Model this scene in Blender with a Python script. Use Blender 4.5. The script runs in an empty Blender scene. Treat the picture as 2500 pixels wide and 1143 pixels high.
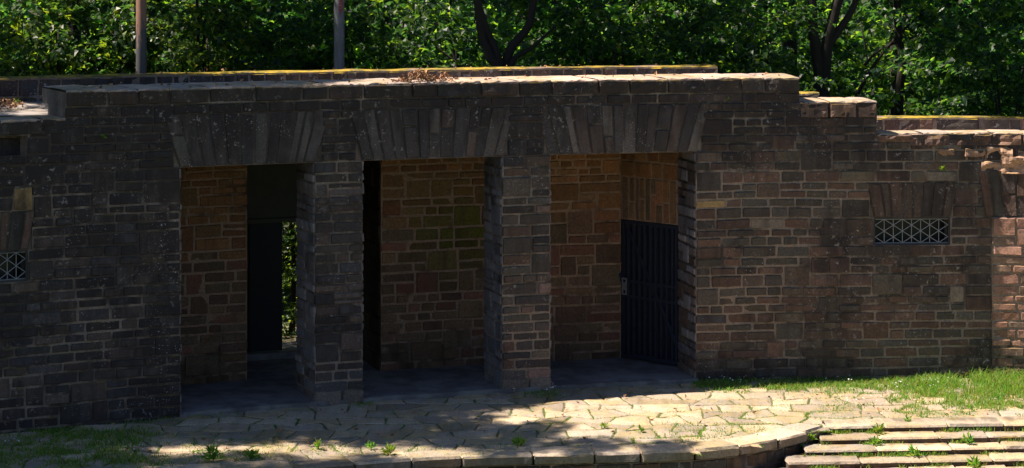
import bpy, math, random
import numpy as np
from mathutils import Vector, noise as mnoise
R = math.radians
SC = bpy.context.scene
COL = SC.collection

# ------------------------------------------------------------------ camera
F, CX, HY, H = 5500.0, 1250.0, -103.0, 5.3          # focal length in source pixels, principal column, horizon row, eye height
cam_d = bpy.data.cameras.new("camera"); cam = bpy.data.objects.new("camera", cam_d); COL.objects.link(cam)
cam.location = (0, 0, H); cam.rotation_euler = (R(90), 0, 0)
cam_d.sensor_width = 36; cam_d.lens = 36 * F / 2500; cam_d.shift_y = -(571.5 - HY) / 2500
cam_d.clip_start = 0.1; cam_d.clip_end = 2000
SC.camera = cam

# ------------------------------------------------------------------ sky, sun, exposure
SUN_EL, SUN_AL = R(56), R(-2.5)
tv = Vector((math.cos(SUN_EL) * math.cos(SUN_AL), -math.cos(SUN_EL) * math.sin(SUN_AL), -math.sin(SUN_EL)))
sl = bpy.data.lights.new("sun", 'SUN'); sun = bpy.data.objects.new("sun", sl); COL.objects.link(sun)
sl.energy = 5.0; sl.angle = R(0.5); sl.color = (1.0, 0.89, 0.74)
sun.rotation_euler = tv.to_track_quat('-Z', 'Y').to_euler()
w = bpy.data.worlds.new("World"); SC.world = w; w.use_nodes = True
nt = w.node_tree; bg = nt.nodes["Background"]
sky = nt.nodes.new("ShaderNodeTexSky"); sky.sky_type = 'NISHITA'; sky.sun_disc = False
sky.sun_elevation = SUN_EL; sky.sun_rotation = math.atan2(-tv.x, -tv.y)
nt.links.new(sky.outputs[0], bg.inputs[0]); bg.inputs[1].default_value = 0.05
sky.air_density = 0.9; sky.dust_density = 0.3; sky.ozone_density = 4.0
SC.view_settings.view_transform = 'Standard'; SC.view_settings.look = 'None'; SC.view_settings.gamma = 1
SC.view_settings.exposure = 1.08
SC.cycles.max_bounces = 10; SC.cycles.diffuse_bounces = 5; SC.cycles.transmission_bounces = 6; SC.cycles.transparent_max_bounces = 6

# ------------------------------------------------------------------ helpers
rng = random.Random(7); nr = np.random.RandomState(7)
def nz(x, y, z=0.0): return mnoise.noise(Vector((x, y, z)))
def fb(x, y, z=0.0): return nz(x, y, z) + .5 * nz(2 * x, 2 * y, 2 * z + 3) + .25 * nz(4 * x, 4 * y, 4 * z + 7)
def cl(x, a=0.0, b=1.0): return a if x < a else b if x > b else x
def sm(a, b, x):
    t = cl((x - a) / (b - a)); return t * t * (3 - 2 * t)

class MB:
    """collects geometry with a colour, a wall coordinate and a weathering value per vertex"""
    def __init__(s): s.v = []; s.f = []; s.c = []; s.w = []; s.g = []
    def add(s, v, f, c=(.2, .2, .2), w=None, g=0.0, gl=None):
        o = len(s.v); s.v += [tuple(p) for p in v]; s.f += [tuple(i + o for i in q) for q in f]
        s.c += [tuple(c)] * len(v); s.w += (w if w else [tuple(p) for p in v])
        s.g += (gl if gl else [g] * len(v))
    def box(s, m, x0, x1, y0, y1, z0, z1, c=(.2, .2, .2), g=0.0, nx=1, cl_=None):
        """box in the coordinates of map m, cut nx times along its first axis so that it bends with the map"""
        v = []; w = []
        for i in range(nx + 1):
            x = x0 + (x1 - x0) * i / nx
            for y, z in ((y0, z0), (y1, z0), (y1, z1), (y0, z1)): v.append(m(x, y, z)); w.append((x, z, y))
        f = [(0, 1, 2, 3), tuple(4 * nx + k for k in (3, 2, 1, 0))]
        for i in range(nx):
            for k in range(4):
                a = 4 * i + k; b = 4 * i + (k + 1) % 4; f.append((a, a + 4, b + 4, b))
        s.add(v, f, c, w, g)
    def tube(s, pts, rad, n=8, c=(.2, .2, .2), cap=True, g=0.0):
        v = []; f = []; pts = [Vector(p) for p in pts]
        for i, p in enumerate(pts):
            t = (pts[min(i + 1, len(pts) - 1)] - pts[max(i - 1, 0)]).normalized()
            a = t.cross(Vector((0.31, .95, .05))).normalized(); b = t.cross(a)
            for k in range(n):
                th = 2 * math.pi * k / n; v.append(p + (a * math.cos(th) + b * math.sin(th)) * rad[i])
        for i in range(len(pts) - 1):
            for k in range(n):
                q = (k + 1) % n; f.append((i * n + k, i * n + q, (i + 1) * n + q, (i + 1) * n + k))
        if cap: f.append(tuple(range(n - 1, -1, -1))); f.append(tuple((len(pts) - 1) * n + k for k in range(n)))
        s.add(v, f, c, None, g)
    def build(s, name, mat, parent=None, smooth=False):
        me = bpy.data.meshes.new(name); me.from_pydata(s.v, [], s.f)
        a = me.attributes.new("tint", 'FLOAT_COLOR', 'POINT')
        cc = np.ones((len(s.v), 4), np.float32); cc[:, :3] = np.array(s.c, np.float32); a.data.foreach_set("color", cc.ravel())
        a = me.attributes.new("uvw", 'FLOAT_VECTOR', 'POINT'); a.data.foreach_set("vector", np.array(s.w, np.float32).ravel())
        a = me.attributes.new("wear", 'FLOAT', 'POINT'); a.data.foreach_set("value", np.array(s.g, np.float32))
        if smooth: me.polygons.foreach_set("use_smooth", [True] * len(me.polygons))
        me.materials.append(mat); me.update()
        o = bpy.data.objects.new(name, me); COL.objects.link(o)
        if parent: o.parent = parent; o.matrix_parent_inverse = parent.matrix_world.inverted()
        return o
def tag(o, label, cat, group=None):
    o["label"] = label; o["category"] = cat
    if group: o["group"] = group
    return o
def kind(o, k, label=None, cat=None):
    o["kind"] = k
    if label: o["label"] = label
    if cat: o["category"] = cat
    return o
def empty(name, loc, label, cat, group=None):
    o = bpy.data.objects.new(name, None); COL.objects.link(o); o.location = loc; o.empty_display_size = .2
    bpy.context.view_layer.update()
    return tag(o, label, cat, group)

# ------------------------------------------------------------------ materials
def mat(name):
    m = bpy.data.materials.new(name); m.use_nodes = True; n = m.node_tree
    return m, n, n.nodes, n.links, n.nodes["Principled BSDF"]
def N(nodes, t, **kw):
    n = nodes.new(t)
    for k, v in kw.items(): setattr(n, k, v)
    return n
def math_(nodes, links, op, a, b=None, clamp=False):
    n = nodes.new("ShaderNodeMath"); n.operation = op; n.use_clamp = clamp
    for i, x in enumerate((a, b)):
        if x is None: continue
        if isinstance(x, (int, float)): n.inputs[i].default_value = x
        else: links.new(x, n.inputs[i])
    return n.outputs[0]
def mix_(nodes, links, f, a, b, blend='MIX'):
    n = nodes.new("ShaderNodeMix"); n.data_type = 'RGBA'; n.blend_type = blend
    for i, x in ((0, f), (6, a), (7, b)):
        if isinstance(x, (int, float)): n.inputs[i].default_value = x
        elif isinstance(x, tuple): n.inputs[i].default_value = (*x, 1)
        else: links.new(x, n.inputs[i])
    return n.outputs[2]
def ramp_(nodes, links, x, a, b):
    n = nodes.new("ShaderNodeMapRange"); n.interpolation_type = 'SMOOTHSTEP'
    links.new(x, n.inputs[0]); n.inputs[1].default_value = a; n.inputs[2].default_value = b
    return n.outputs[0]
def noise_(nodes, links, vec, scale, detail=4, rough=.55, map_scale=None):
    if map_scale:
        mp = nodes.new("ShaderNodeMapping"); links.new(vec, mp.inputs[0]); mp.inputs[3].default_value = map_scale; vec = mp.outputs[0]
    n = nodes.new("ShaderNodeTexNoise"); n.inputs["Scale"].default_value = scale; n.inputs["Detail"].default_value = detail
    n.inputs["Roughness"].default_value = rough; links.new(vec, n.inputs["Vector"]); return n.outputs[0]

def masonry(name, crust=(.024, .0205, .0215), spots=1.0, moss=1.0, bump=.5, mt=.46, fin=(1.26, 1.15, 1.14)):
    m, n, no, li, bs = mat(name)
    tint = N(no, "ShaderNodeAttribute", attribute_name="tint").outputs[0]
    uvw = N(no, "ShaderNodeAttribute", attribute_name="uvw").outputs[1]
    wear = N(no, "ShaderNodeAttribute", attribute_name="wear").outputs[2]
    pos = N(no, "ShaderNodeNewGeometry"); P = pos.outputs[0]
    fine = noise_(no, li, P, 38, 8, .65); mid = noise_(no, li, P, 7, 5, .6); big = noise_(no, li, P, 1.1, 4, .55)
    streak = noise_(no, li, uvw, 1.0, 6, .6, (7.5, .9, 3.0))
    layer = noise_(no, li, uvw, 1.0, 4, .6, (2.5, 30, 2.0))
    k = math_(no, li, 'MULTIPLY_ADD', fine, 1.9); no[k.node.name].inputs[2].default_value = .05
    c = mix_(no, li, 1.0, tint, k, 'MULTIPLY')
    k2 = ramp_(no, li, mid, .3, .75)
    c = mix_(no, li, math_(no, li, 'MULTIPLY', k2, .35), c, mix_(no, li, 1.0, c, (1.7, 1.35, 1.1), 'MULTIPLY'))
    c = mix_(no, li, math_(no, li, 'MULTIPLY', ramp_(no, li, layer, .5, .7), .25), c, mix_(no, li, 1.0, c, (.5, .48, .5), 'MULTIPLY'))
    # black crust, running down in streaks
    g = math_(no, li, 'ADD', math_(no, li, 'MULTIPLY', math_(no, li, 'SUBTRACT', streak, .5), 1.6), math_(no, li, 'MULTIPLY', math_(no, li, 'SUBTRACT', mid, .5), 1.0))
    g = math_(no, li, 'ADD', g, math_(no, li, 'MULTIPLY', math_(no, li, 'SUBTRACT', fine, .5), .7))
    g = math_(no, li, 'ADD', g, wear)
    g = ramp_(no, li, g, .15, .95)
    c = mix_(no, li, math_(no, li, 'MULTIPLY', g, .86), c, crust)
    wash = ramp_(no, li, noise_(no, li, uvw, 1.0, 5, .6, (3.2, .55, 2.0)), .55, .72)
    c = mix_(no, li, math_(no, li, 'MULTIPLY', math_(no, li, 'MULTIPLY', wash, ramp_(no, li, fine, .35, .65)), .38), c, (.20, .18, .165))
    # pale lichen and lime spots
    s1 = ramp_(no, li, noise_(no, li, P, 16, 6, .7), .60, .635)
    s2 = ramp_(no, li, big, .46, .62)
    c = mix_(no, li, math_(no, li, 'MULTIPLY', math_(no, li, 'MULTIPLY', s1, s2),   .8 * spots), c, (.27, .26, .255))
    s3 = ramp_(no, li, noise_(no, li, P, 48, 3, .5), .655, .69)
    c = mix_(no, li, math_(no, li, 'MULTIPLY', math_(no, li, 'MULTIPLY', s3, ramp_(no, li, noise_(no, li, P, 2.6, 3, .5), .5, .66)), .9 * spots), c, (.4, .4, .4))
    # moss on what faces up
    sx = N(no, "ShaderNodeSeparateXYZ"); li.new(pos.outputs["Normal"], sx.inputs[0])
    up = ramp_(no, li, sx.outputs[2], .35, .8)
    mm = math_(no, li, 'MULTIPLY', up, ramp_(no, li, noise_(no, li, P, 1.7, 6, .65), mt, mt + .1))
    mc = mix_(no, li, ramp_(no, li, mid, .35, .65), (.07, .075, .012), (.40, .29, .02))
    c = mix_(no, li, math_(no, li, 'MULTIPLY', mm, .9 * moss), c, mc)
    c = mix_(no, li, 1.0, c, fin, 'MULTIPLY')
    li.new(c, bs.inputs["Base Color"]); bs.inputs["Roughness"].default_value = .88
    bs.inputs["Specular IOR Level"].default_value = .3
    b = N(no, "ShaderNodeBump"); b.inputs["Strength"].default_value = bump; b.inputs["Distance"].default_value = .02
    hh = math_(no, li, 'ADD', math_(no, li, 'MULTIPLY', fine, .5), math_(no, li, 'ADD', math_(no, li, 'MULTIPLY', mid, .9), math_(no, li, 'MULTIPLY', layer, .25)))
    li.new(hh, b.inputs["Height"]); li.new(b.outputs[0], bs.inputs["Normal"])
    return m
M_WALL = masonry("weathered_sandstone", moss=.25)
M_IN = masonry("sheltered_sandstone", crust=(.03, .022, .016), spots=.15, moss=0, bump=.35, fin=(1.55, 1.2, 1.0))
M_REAR = masonry("lichened_sandstone", spots=2.0, moss=1.0, mt=.38)
M_PAVE = masonry("paving_sandstone", crust=(.08, .07, .05), spots=.15, moss=.3, bump=.35)
M_TOP = masonry("coping_sandstone", crust=(.028, .025, .024), spots=.6, moss=.45)

def simple(name, col, rough=.6, metal=0, var=.3, scale=20, bump=.0, attr=False, col2=None, vmap=None):
    m, n, no, li, bs = mat(name)
    P = N(no, "ShaderNodeNewGeometry").outputs[0]
    f = noise_(no, li, P, scale, 6, .6, vmap)
    base = N(no, "ShaderNodeAttribute", attribute_name="tint").outputs[0] if attr else None
    c = base if attr else col
    if col2: c = mix_(no, li, ramp_(no, li, noise_(no, li, P, scale * .35, 6, .65, vmap), .42, .6), c, col2)
    k = math_(no, li, 'MULTIPLY_ADD', f, var * 2); no[k.node.name].inputs[2].default_value = 1 - var
    c = mix_(no, li, 1.0, c, k, 'MULTIPLY')
    li.new(c, bs.inputs["Base Color"]); bs.inputs["Roughness"].default_value = rough; bs.inputs["Metallic"].default_value = metal
    if bump:
        b = N(no, "ShaderNodeBump"); b.inputs["Strength"].default_value = bump; b.inputs["Distance"].default_value = .02
        li.new(f, b.inputs["Height"]); li.new(b.outputs[0], bs.inputs["Normal"])
    return m
M_DOOR = simple("dark_door_paint", (.0035, .0045, .011), .7, 0, .3, 9)
M_BARS = simple("navy_gate_bars", (.03, .03, .03), .42, 0, .4, 14, .2, attr=True)
M_GATE = simple("navy_gate_paint", (.024, .028, .046), .45, 0, .35, 9, .15)
M_STEEL = simple("worn_steel", (.42, .42, .44), .45, .6, .3, 30)
M_GRILLE = simple("grey_grille_paint", (.25, .255, .28), .5, 0, .3, 30)
M_VOID = simple("recess_dark", (.006, .007, .012), .35, 0, .2, 8)  # black for the shade inside the window recesses
M_CONC = simple("stained_concrete", (.055, .057, .048), .9, 0, .35, 5, .2)
M_FLOOR = simple("floor_slab_stone", (.20, .185, .19), .75, 0, .35, 6, .25, col2=(.11, .10, .105))
M_BARK = simple("bark", (.022, .018, .014), .95, 0, .5, 14, .9, vmap=(3, 3, .6))
M_SOIL = simple("soil", (.15, .125, .08), .98, 0, .5, 5, .6, col2=(.09, .11, .035))
M_TURF = simple("turf", (.05, .085, .02), .98, 0, .5, 3, .5, col2=(.10, .09, .04))
M_WOODF = simple("forest_floor", (.035, .03, .018), .98, 0, .5, 2, .5, col2=(.03, .05, .014))
M_ROOF = simple("gritty_roof_screed", (.34, .30, .29), .92, 0, .35, 4, .3, col2=(.24, .20, .17), vmap=(1, 3, 1))

def leafmat(name, trans=.5, gloss=.4, boost=(9.5, 7.8, 3.2), rough=.4):
    m, n, no, li, bs = mat(name)
    tint = N(no, "ShaderNodeAttribute", attribute_name="tint").outputs[0]
    oi = N(no, "ShaderNodeObjectInfo").outputs["Random"]
    hs = N(no, "ShaderNodeHueSaturation"); li.new(tint, hs.inputs["Color"])
    k = math_(no, li, 'MULTIPLY_ADD', oi, .05); no[k.node.name].inputs[2].default_value = .475; li.new(k, hs.inputs["Hue"])
    c = hs.outputs[0]
    li.new(c, bs.inputs["Base Color"]); bs.inputs["Roughness"].default_value = rough; bs.inputs["Specular IOR Level"].default_value = gloss
    tr = N(no, "ShaderNodeBsdfTranslucent"); li.new(mix_(no, li, 1.0, c, boost, 'MULTIPLY'), tr.inputs[0])
    ms = N(no, "ShaderNodeMixShader"); ms.inputs[0].default_value = trans
    li.new(bs.outputs[0], ms.inputs[1]); li.new(tr.outputs[0], ms.inputs[2]); li.new(ms.outputs[0], no["Material Output"].inputs[0])
    return m
M_LEAF = leafmat("leaves"); M_GRASS = leafmat("grass_blades", .45, .25, (1.9, 1.8, .9), .5)
M_DRY = simple("dry_leaves", (.2, .1, .05), .8, 0, .3, 30, attr=True)
M_FLOWER = simple("petals", (.7, .7, .72), .7, 0, .1, 30)

# ------------------------------------------------------------------ the line of the curved wall, in plan
bp = [(0, 1062), (220, 1038), (440, 1015), (885, 978), (1345, 953), (1700, 936), (2100, 921), (2420, 911)]
bx = np.array([(x - CX) * H / (y - HY) for x, y in bp]); by = np.array([H * F / (y - HY) for x, y in bp])
co = np.polyfit(bx, by, 2)
XK = (2420 - CX) * H / (911 - HY)
PX = np.linspace(-13, XK + 6, 1900)
_s = np.polyval(np.polyder(co), PX); _t = np.clip((PX - 2.55) / (3.6 - 2.55), 0, 1); _t = _t * _t * (3 - 2 * _t)
_s = _s * (1 - _t) + .055 * _t; _s[PX > XK] = -.15
PY = np.concatenate([[0], np.cumsum((_s[1:] + _s[:-1]) / 2 * np.diff(PX))]); PY += np.polyval(co, 0) - np.interp(0, PX, PY)
PU = np.concatenate([[0], np.cumsum(np.hypot(np.diff(PX), np.diff(PY)))])
PU -= np.interp(0, PX, PU)
_g = np.gradient(PY, PX); 
for _ in range(6): _g = np.convolve(np.pad(_g, 6, mode='edge'), np.ones(13) / 13, 'valid')
def wall(u, n, z):
    """u along the wall, n out of its face towards the terrace, z up"""
    x = np.interp(u, PU, PX); y = np.interp(u, PU, PY); s = np.interp(u, PU, _g); k = math.sqrt(1 + s * s)
    return (x + n * s / k, y - n / k, z)
def proj(p): return (CX + F * p[0] / p[1], HY + F * (H - p[2]) / p[1])
def pu(px, n=0.0):
    a, b = PU[0], PU[-1]
    for _ in range(50):
        m = (a + b) / 2
        if proj(wall(m, n, 0))[0] < px: a = m
        else: b = m
    return a
def pz(px, py, n=0.0):
    p = wall(pu(px, n), n, 0); return H - (py - HY) / F * p[1]
def gnd(px, py, z=0.0):
    d = (H - z) * F / (py - HY); return ((px - CX) / F * d, d, z)
def wu(x, y):
    """wall coordinates (u, n) of a point on the ground"""
    i = int(np.argmin((PX - x) ** 2 + (PY - y) ** 2)); s = _g[i]; k = math.sqrt(1 + s * s)
    return PU[i], ((x - PX[i]) * s - (y - PY[i])) / k

ZT, ZM, ZL = 3.80, 3.49, 3.09            # the three heights of the wall top
ZO, ZV = 2.88, 3.49                      # underside of the lintels, top of their stones
ZW0, ZW1 = 1.68, 2.03                    # grated windows
T = .74                                  # wall thickness
NB = -1.62                               # face of the inner wall
NR0, NR1 = -2.9, -3.3                    # rear parapet
uO = [(pu(440), pu(769)), (pu(885), pu(1226)), (pu(1343), pu(1699))]
uW = [(pu(-118), pu(68)), (pu(2133), pu(2320))]
uS = [pu(65), pu(160), pu(1951), pu(2141)]
UA, UB = pu(-700), pu(3000)
def ztop(u): return ZL if u < uS[0] else ZM if u < uS[1] else ZT if u < uS[2] else ZM if u < uS[3] else ZL

# ------------------------------------------------------------------ masonry generator
DARK = [(.050, .046, .044), (.062, .056, .054), (.040, .038, .040), (.075, .06, .055), (.055, .055, .06), (.085, .07, .06)]
WARM = [(.10, .070, .056), (.082, .066, .055), (.066, .06, .053), (.112, .076, .06), (.074, .07, .06), (.092, .082, .064), (.06, .055, .05), (.088, .062, .053), (.07, .068, .06)]
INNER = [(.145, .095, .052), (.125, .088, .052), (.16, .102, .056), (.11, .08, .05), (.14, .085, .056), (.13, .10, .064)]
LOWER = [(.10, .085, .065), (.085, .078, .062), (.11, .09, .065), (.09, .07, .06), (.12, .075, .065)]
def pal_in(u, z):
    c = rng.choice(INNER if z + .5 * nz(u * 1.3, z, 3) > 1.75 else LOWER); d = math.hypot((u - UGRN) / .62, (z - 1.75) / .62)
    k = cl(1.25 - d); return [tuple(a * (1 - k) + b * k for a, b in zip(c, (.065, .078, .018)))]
PALE = [(.16, .16, .175), (.13, .13, .145), (.19, .185, .19), (.11, .11, .12), (.14, .125, .12)]
MORT = (.195, .17, .145)
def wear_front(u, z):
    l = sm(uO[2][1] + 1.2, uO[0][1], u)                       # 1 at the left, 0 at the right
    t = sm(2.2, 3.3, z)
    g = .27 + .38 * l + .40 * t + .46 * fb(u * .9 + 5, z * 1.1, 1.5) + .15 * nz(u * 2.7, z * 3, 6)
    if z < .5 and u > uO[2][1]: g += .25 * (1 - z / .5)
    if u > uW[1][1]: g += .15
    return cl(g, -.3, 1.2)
def wear_in(u, z): return .15 + .25 * fb(u, z, 8) + .25 * sm(.9, 0, z)

def stone(mb, m, q, col, d0=.009, joint=.0115, wf=None, rough=.006, res=.075, crown=.004, chip=.0, jit=.014):
    """one dressed stone on map m(u, v, d); q = its four corners in (u, v)"""
    (ax, ay), (bx_, by_), (cx, cy), (dx, dy) = q
    Lu = (math.hypot(bx_ - ax, by_ - ay) + math.hypot(cx - dx, cy - dy)) / 2; Lv = (math.hypot(dx - ax, dy - ay) + math.hypot(cx - bx_, cy - by_)) / 2
    if Lu < .03 or Lv < .03: return
    nx = max(3, min(12, int(Lu / res) + 2)); ny = max(3, min(9, int(Lv / res) + 2))
    ju = joint / 2 / Lu; jv = joint / 2 / Lv; eu = min(.3, .014 / Lu); ev = min(.3, .014 / Lv)
    off = rng.uniform(-.004, .012) + d0; tu, tv_ = rng.uniform(-.006, .006), rng.uniform(-.006, .006); sd = rng.uniform(0, 99)
    def line(n, j, e):
        return [j] + [j + e + (1 - 2 * j - 2 * e) * i / (n - 2) for i in range(n - 1)] + [1 - j]
    us = line(nx, ju, eu); vs = line(ny, jv, ev); v = []; w_ = []; gl = []
    for j, b in enumerate(vs):
        for i, a in enumerate(us):
            ed = i in (0, nx) or j in (0, ny)
            a2, b2 = a, b
            if ed:
                cu = (i in (0, nx)) and (j in (0, ny))
                if cu: a2 += (.016 / Lu) * (1 if i == 0 else -1); b2 += (.016 / Lv) * (1 if j == 0 else -1)
                a2 += jit * nz(a * Lu * 7 + sd, b * Lv * 7, 4) / Lu; b2 += jit * nz(a * Lu * 7 + sd, b * Lv * 7, 9) / Lv
            x = (ax * (1 - a2) + bx_ * a2) * (1 - b2) + (dx * (1 - a2) + cx * a2) * b2
            y = (ay * (1 - a2) + by_ * a2) * (1 - b2) + (dy * (1 - a2) + cy * a2) * b2
            if ed: d = -.012
            else:
                d = off + tu * (a - .5) * 2 + tv_ * (b - .5) * 2 + crown * (1 - (2 * a - 1) ** 2) * (1 - (2 * b - 1) ** 2) + rough * fb(x * 9 + sd, y * 9, sd)
                if chip: d += chip * (nz(x * 5 + sd, y * 7, sd) + .6 * nz(x * 13 + sd, y * 15, sd))
            v.append(m(x, d, y)); w_.append((x, y, sd * .1)); gl.append((wf(x, y) if wf else 0) + (sd / 99 - .5) * .35)
    f = [(j * (nx + 1) + i, j * (nx + 1) + i + 1, (j + 1) * (nx + 1) + i + 1, (j + 1) * (nx + 1) + i) for j in range(ny) for i in range(nx)]
    k = rng.uniform(.75, 1.25); mb.add(v, f, tuple(cl(x * k, 0, .8) for x in col), w_, 0, gl)

def subtract(iv, holes):
    for h0, h1 in holes:
        out = []
        for a, b in iv:
            if h1 <= a or h0 >= b: out.append((a, b)); continue
            if h0 > a: out.append((a, h0))
            if h1 < b: out.append((h1, b))
        iv = out
    return iv
def mortar_strip(mb, m, u0, u1, z0, z1, wf, step=.14):
    nx = max(1, int((u1 - u0) / step)); ny = max(1, int((z1 - z0) / .12)); v = []; w_ = []; gl = []
    for j in range(ny + 1):
        for i in range(nx + 1):
            u = u0 + (u1 - u0) * i / nx; z = z0 + (z1 - z0) * j / ny
            v.append(m(u, 0, z)); w_.append((u, z, 0)); gl.append(wf(u, z) + .10 + .85 * nz(u * 1.1, z * 1.5, 12) + .6 * nz(u * 4, z * 6, 3))
    f = [(j * (nx + 1) + i, j * (nx + 1) + i + 1, (j + 1) * (nx + 1) + i + 1, (j + 1) * (nx + 1) + i) for j in range(ny) for i in range(nx)]
    mb.add(v, f, MORT, w_, 0, gl)
def courses(mb, m, levels, free, wf, pal, wave=.016, wid=(.2, .5), split=.05, jump=.13, fixed=(), **kw):
    """random coursed rubble: levels = heights, free(z) = open stretches [(u0, u1)] of the course around z"""
    blocked = {i: [] for i in range(len(levels))}
    def lv(k, u):
        z = levels[k]
        if k in (0, len(levels) - 1): return z
        amp = wave
        for (a, b, zz) in fixed:
            if abs(z - zz) < .01: amp = min(amp, wave * cl(max(a - u, u - b, 0) / .6))
        return z + amp * fb(u * .8, z * 3.1, 4)
    for k in range(len(levels) - 1):
        zm = (levels[k] + levels[k + 1]) / 2; h = levels[k + 1] - levels[k]
        for a, b in free(zm): mortar_strip(mb, m, a, b, levels[k], levels[k + 1], wf)
        for a, b in subtract(free(zm), blocked[k]):
            u = a
            while u < b - .01:
                L = rng.uniform(*wid) * (.62 + 2.2 * h)
                if b - u - L < .14: L = b - u
                if L > .95: L = L / 2
                e = u + L; kk = k + 1
                if k + 2 < len(levels) and rng.random() < jump and h < .2 and L > .2 and L < .5:
                    z2 = (levels[k + 1] + levels[k + 2]) / 2
                    if any(p <= u and e <= q for p, q in subtract(free(z2), blocked[k + 1])): blocked[k + 1].append((u, e)); kk = k + 2
                c = rng.choice(pal(u, zm))
                tl = rng.uniform(-.012, .012) if e < b - .05 and u > a + .05 else 0
                ua_ = u + (rng.uniform(-.014, .008) if u == a else 0); eb_ = e + (rng.uniform(-.008, .014) if e >= b - .01 else 0)
                q = [(ua_, lv(k, u)), (eb_, lv(k, e)), (eb_ + tl, lv(kk, e)), (ua_, lv(kk, u))]
                if kk == k + 1 and h > .15 and L > .3 and rng.random() < split:
                    t = rng.uniform(.38, .62); mL = [q[0], q[1]]; 
                    z0_, z1_ = q[0][1] * (1 - t) + q[3][1] * t, q[1][1] * (1 - t) + q[2][1] * t
                    stone(mb, m, [q[0], q[1], (e, z1_), (u, z0_)], c, wf=wf, **kw); stone(mb, m, [(u, z0_), (e, z1_), q[2], q[3]], rng.choice(pal(u, zm)), wf=wf, **kw)
                else: stone(mb, m, q, c, wf=wf, **kw)
                u = e
def make_levels(req, lo=.075, hi=.15):
    out = [req[0]]
    for a, b in zip(req[:-1], req[1:]):
        n = max(1, round((b - a) / rng.uniform(lo + .04, hi - .02))); ws = [rng.uniform(.75, 1.25) for _ in range(n)]; s = sum(ws); z = a
        for q in ws[:-1]: z += q / s * (b - a); out.append(z)
        out.append(b)
    return out
def voussoirs(mb, m, u0, u1, z0, z1, spread, wf, pal, wid=.135, split=.3, d0=.008, jt=.007, pale=False):
    n = max(3, int((u1 - u0) / wid)); cs = [0.0]
    for i in range(n): cs.append(cs[-1] + rng.uniform(.7, 1.3))
    t = [c / cs[-1] for c in cs]
    bot = [u0 + (u1 - u0) * x for x in t]; top = [u0 - spread + (u1 - u0 + 2 * spread) * x for x in t]
    v = [m(u0, .002, z0), m(u1, .002, z0), m(u1 + spread, .002, z1), m(u0 - spread, .002, z1)]
    k = 10; vv = []; ww = []
    for i in range(k + 1):
        a = i / k; vv += [m(u0 + (u1 - u0) * a, .002, z0), m(u0 - spread + (u1 - u0 + 2 * spread) * a, .002, z1)]; ww += [(a, z0, 0), (a, z1, 0)]
    mb.add(vv, [(2 * i, 2 * i + 2, 2 * i + 3, 2 * i + 1) for i in range(k)], MORT, ww, 0, [wf(p[0], p[1]) + .45 for p in ww])
    for i in range(n):
        jz = rng.uniform(-.012, .008); q = [(bot[i], z0 + jz), (bot[i + 1], z0 + jz + rng.uniform(-.004, .004)), (top[i + 1], z1 + rng.uniform(-.015, .015)), (top[i], z1)]
        if pale and rng.random() < .06:
            stone(mb, m, q, (.17, .135, .115), d0=d0, wf=lambda u, z: wf(u, z) - .25 * sm(z1 - .2, z0, z), joint=jt); continue
        if rng.random() < split:
            s = rng.uniform(.35, .65); ml = (bot[i] * (1 - s) + top[i] * s, z0 + (z1 - z0) * s); mr = (bot[i + 1] * (1 - s) + top[i + 1] * s, z0 + (z1 - z0) * s)
            stone(mb, m, [q[0], q[1], mr, ml], rng.choice(pal), d0=d0 + rng.uniform(-.004, .012), wf=wf, joint=jt); stone(mb, m, [ml, mr, q[2], q[3]], rng.choice(pal), d0=d0 + rng.uniform(-.004, .012), wf=wf, joint=jt)
        else: stone(mb, m, q, rng.choice(pal), d0=d0 + rng.uniform(-.004, .008), wf=wf, joint=jt)

def wallm(n0=0.0): return lambda u, d, z: wall(u, n0 + d, z)
fm = wallm(0)

# ------------------------------------------------------------------ the stone stage building
B = empty("stone_building", wall(0, -1, 0), "long curved stage building of dark weathered sandstone with three square openings", "building")
ztops = [ZL, ZM, ZT]
levels = make_levels([-.06, .14]) [:-1] + make_levels([.14, ZW0]) [:-1] + make_levels([ZW0, ZW1])[:-1] + make_levels([ZW1, 2.47])[:-1] + make_levels([2.47, ZO])[:-1] + [ZO, 2.985, ZL, 3.19, 3.29, 3.39, ZM, 3.61]
SPR = [.20, .17, .20]; uK = pu(2421)
def front_free(z):
    iv = [(UA, UB)]; ho = []
    if z > ZL: ho += [(UA, uS[0]), (uS[3], UB)]
    if z > ZM: ho += [(UA, uS[1]), (uS[2], UB)]
    if z < ZO: ho += [(uO[0][0], uO[2][1])]
    elif z < ZV: ho += [(a - .08, b + .08) for a, b in uO]
    if .14 < z < 2.03: ho += [(uK, UB)]
    if ZW0 < z < ZW1: ho += uW
    if ZW1 < z < 2.47: ho += [(a - .05, b + .05) for a, b in uW]
    return subtract(iv, ho)
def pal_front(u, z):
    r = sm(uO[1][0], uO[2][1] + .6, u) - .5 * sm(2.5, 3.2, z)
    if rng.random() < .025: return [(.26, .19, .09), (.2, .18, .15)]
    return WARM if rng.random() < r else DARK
def wear_right(u, z):
    g = wear_front(u, z)
    return g
fx = [(a, b, ZO) for a, b in uO] + [(a, b, z) for a, b in uW for z in (ZW0, ZW1)]
FW = MB()
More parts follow.
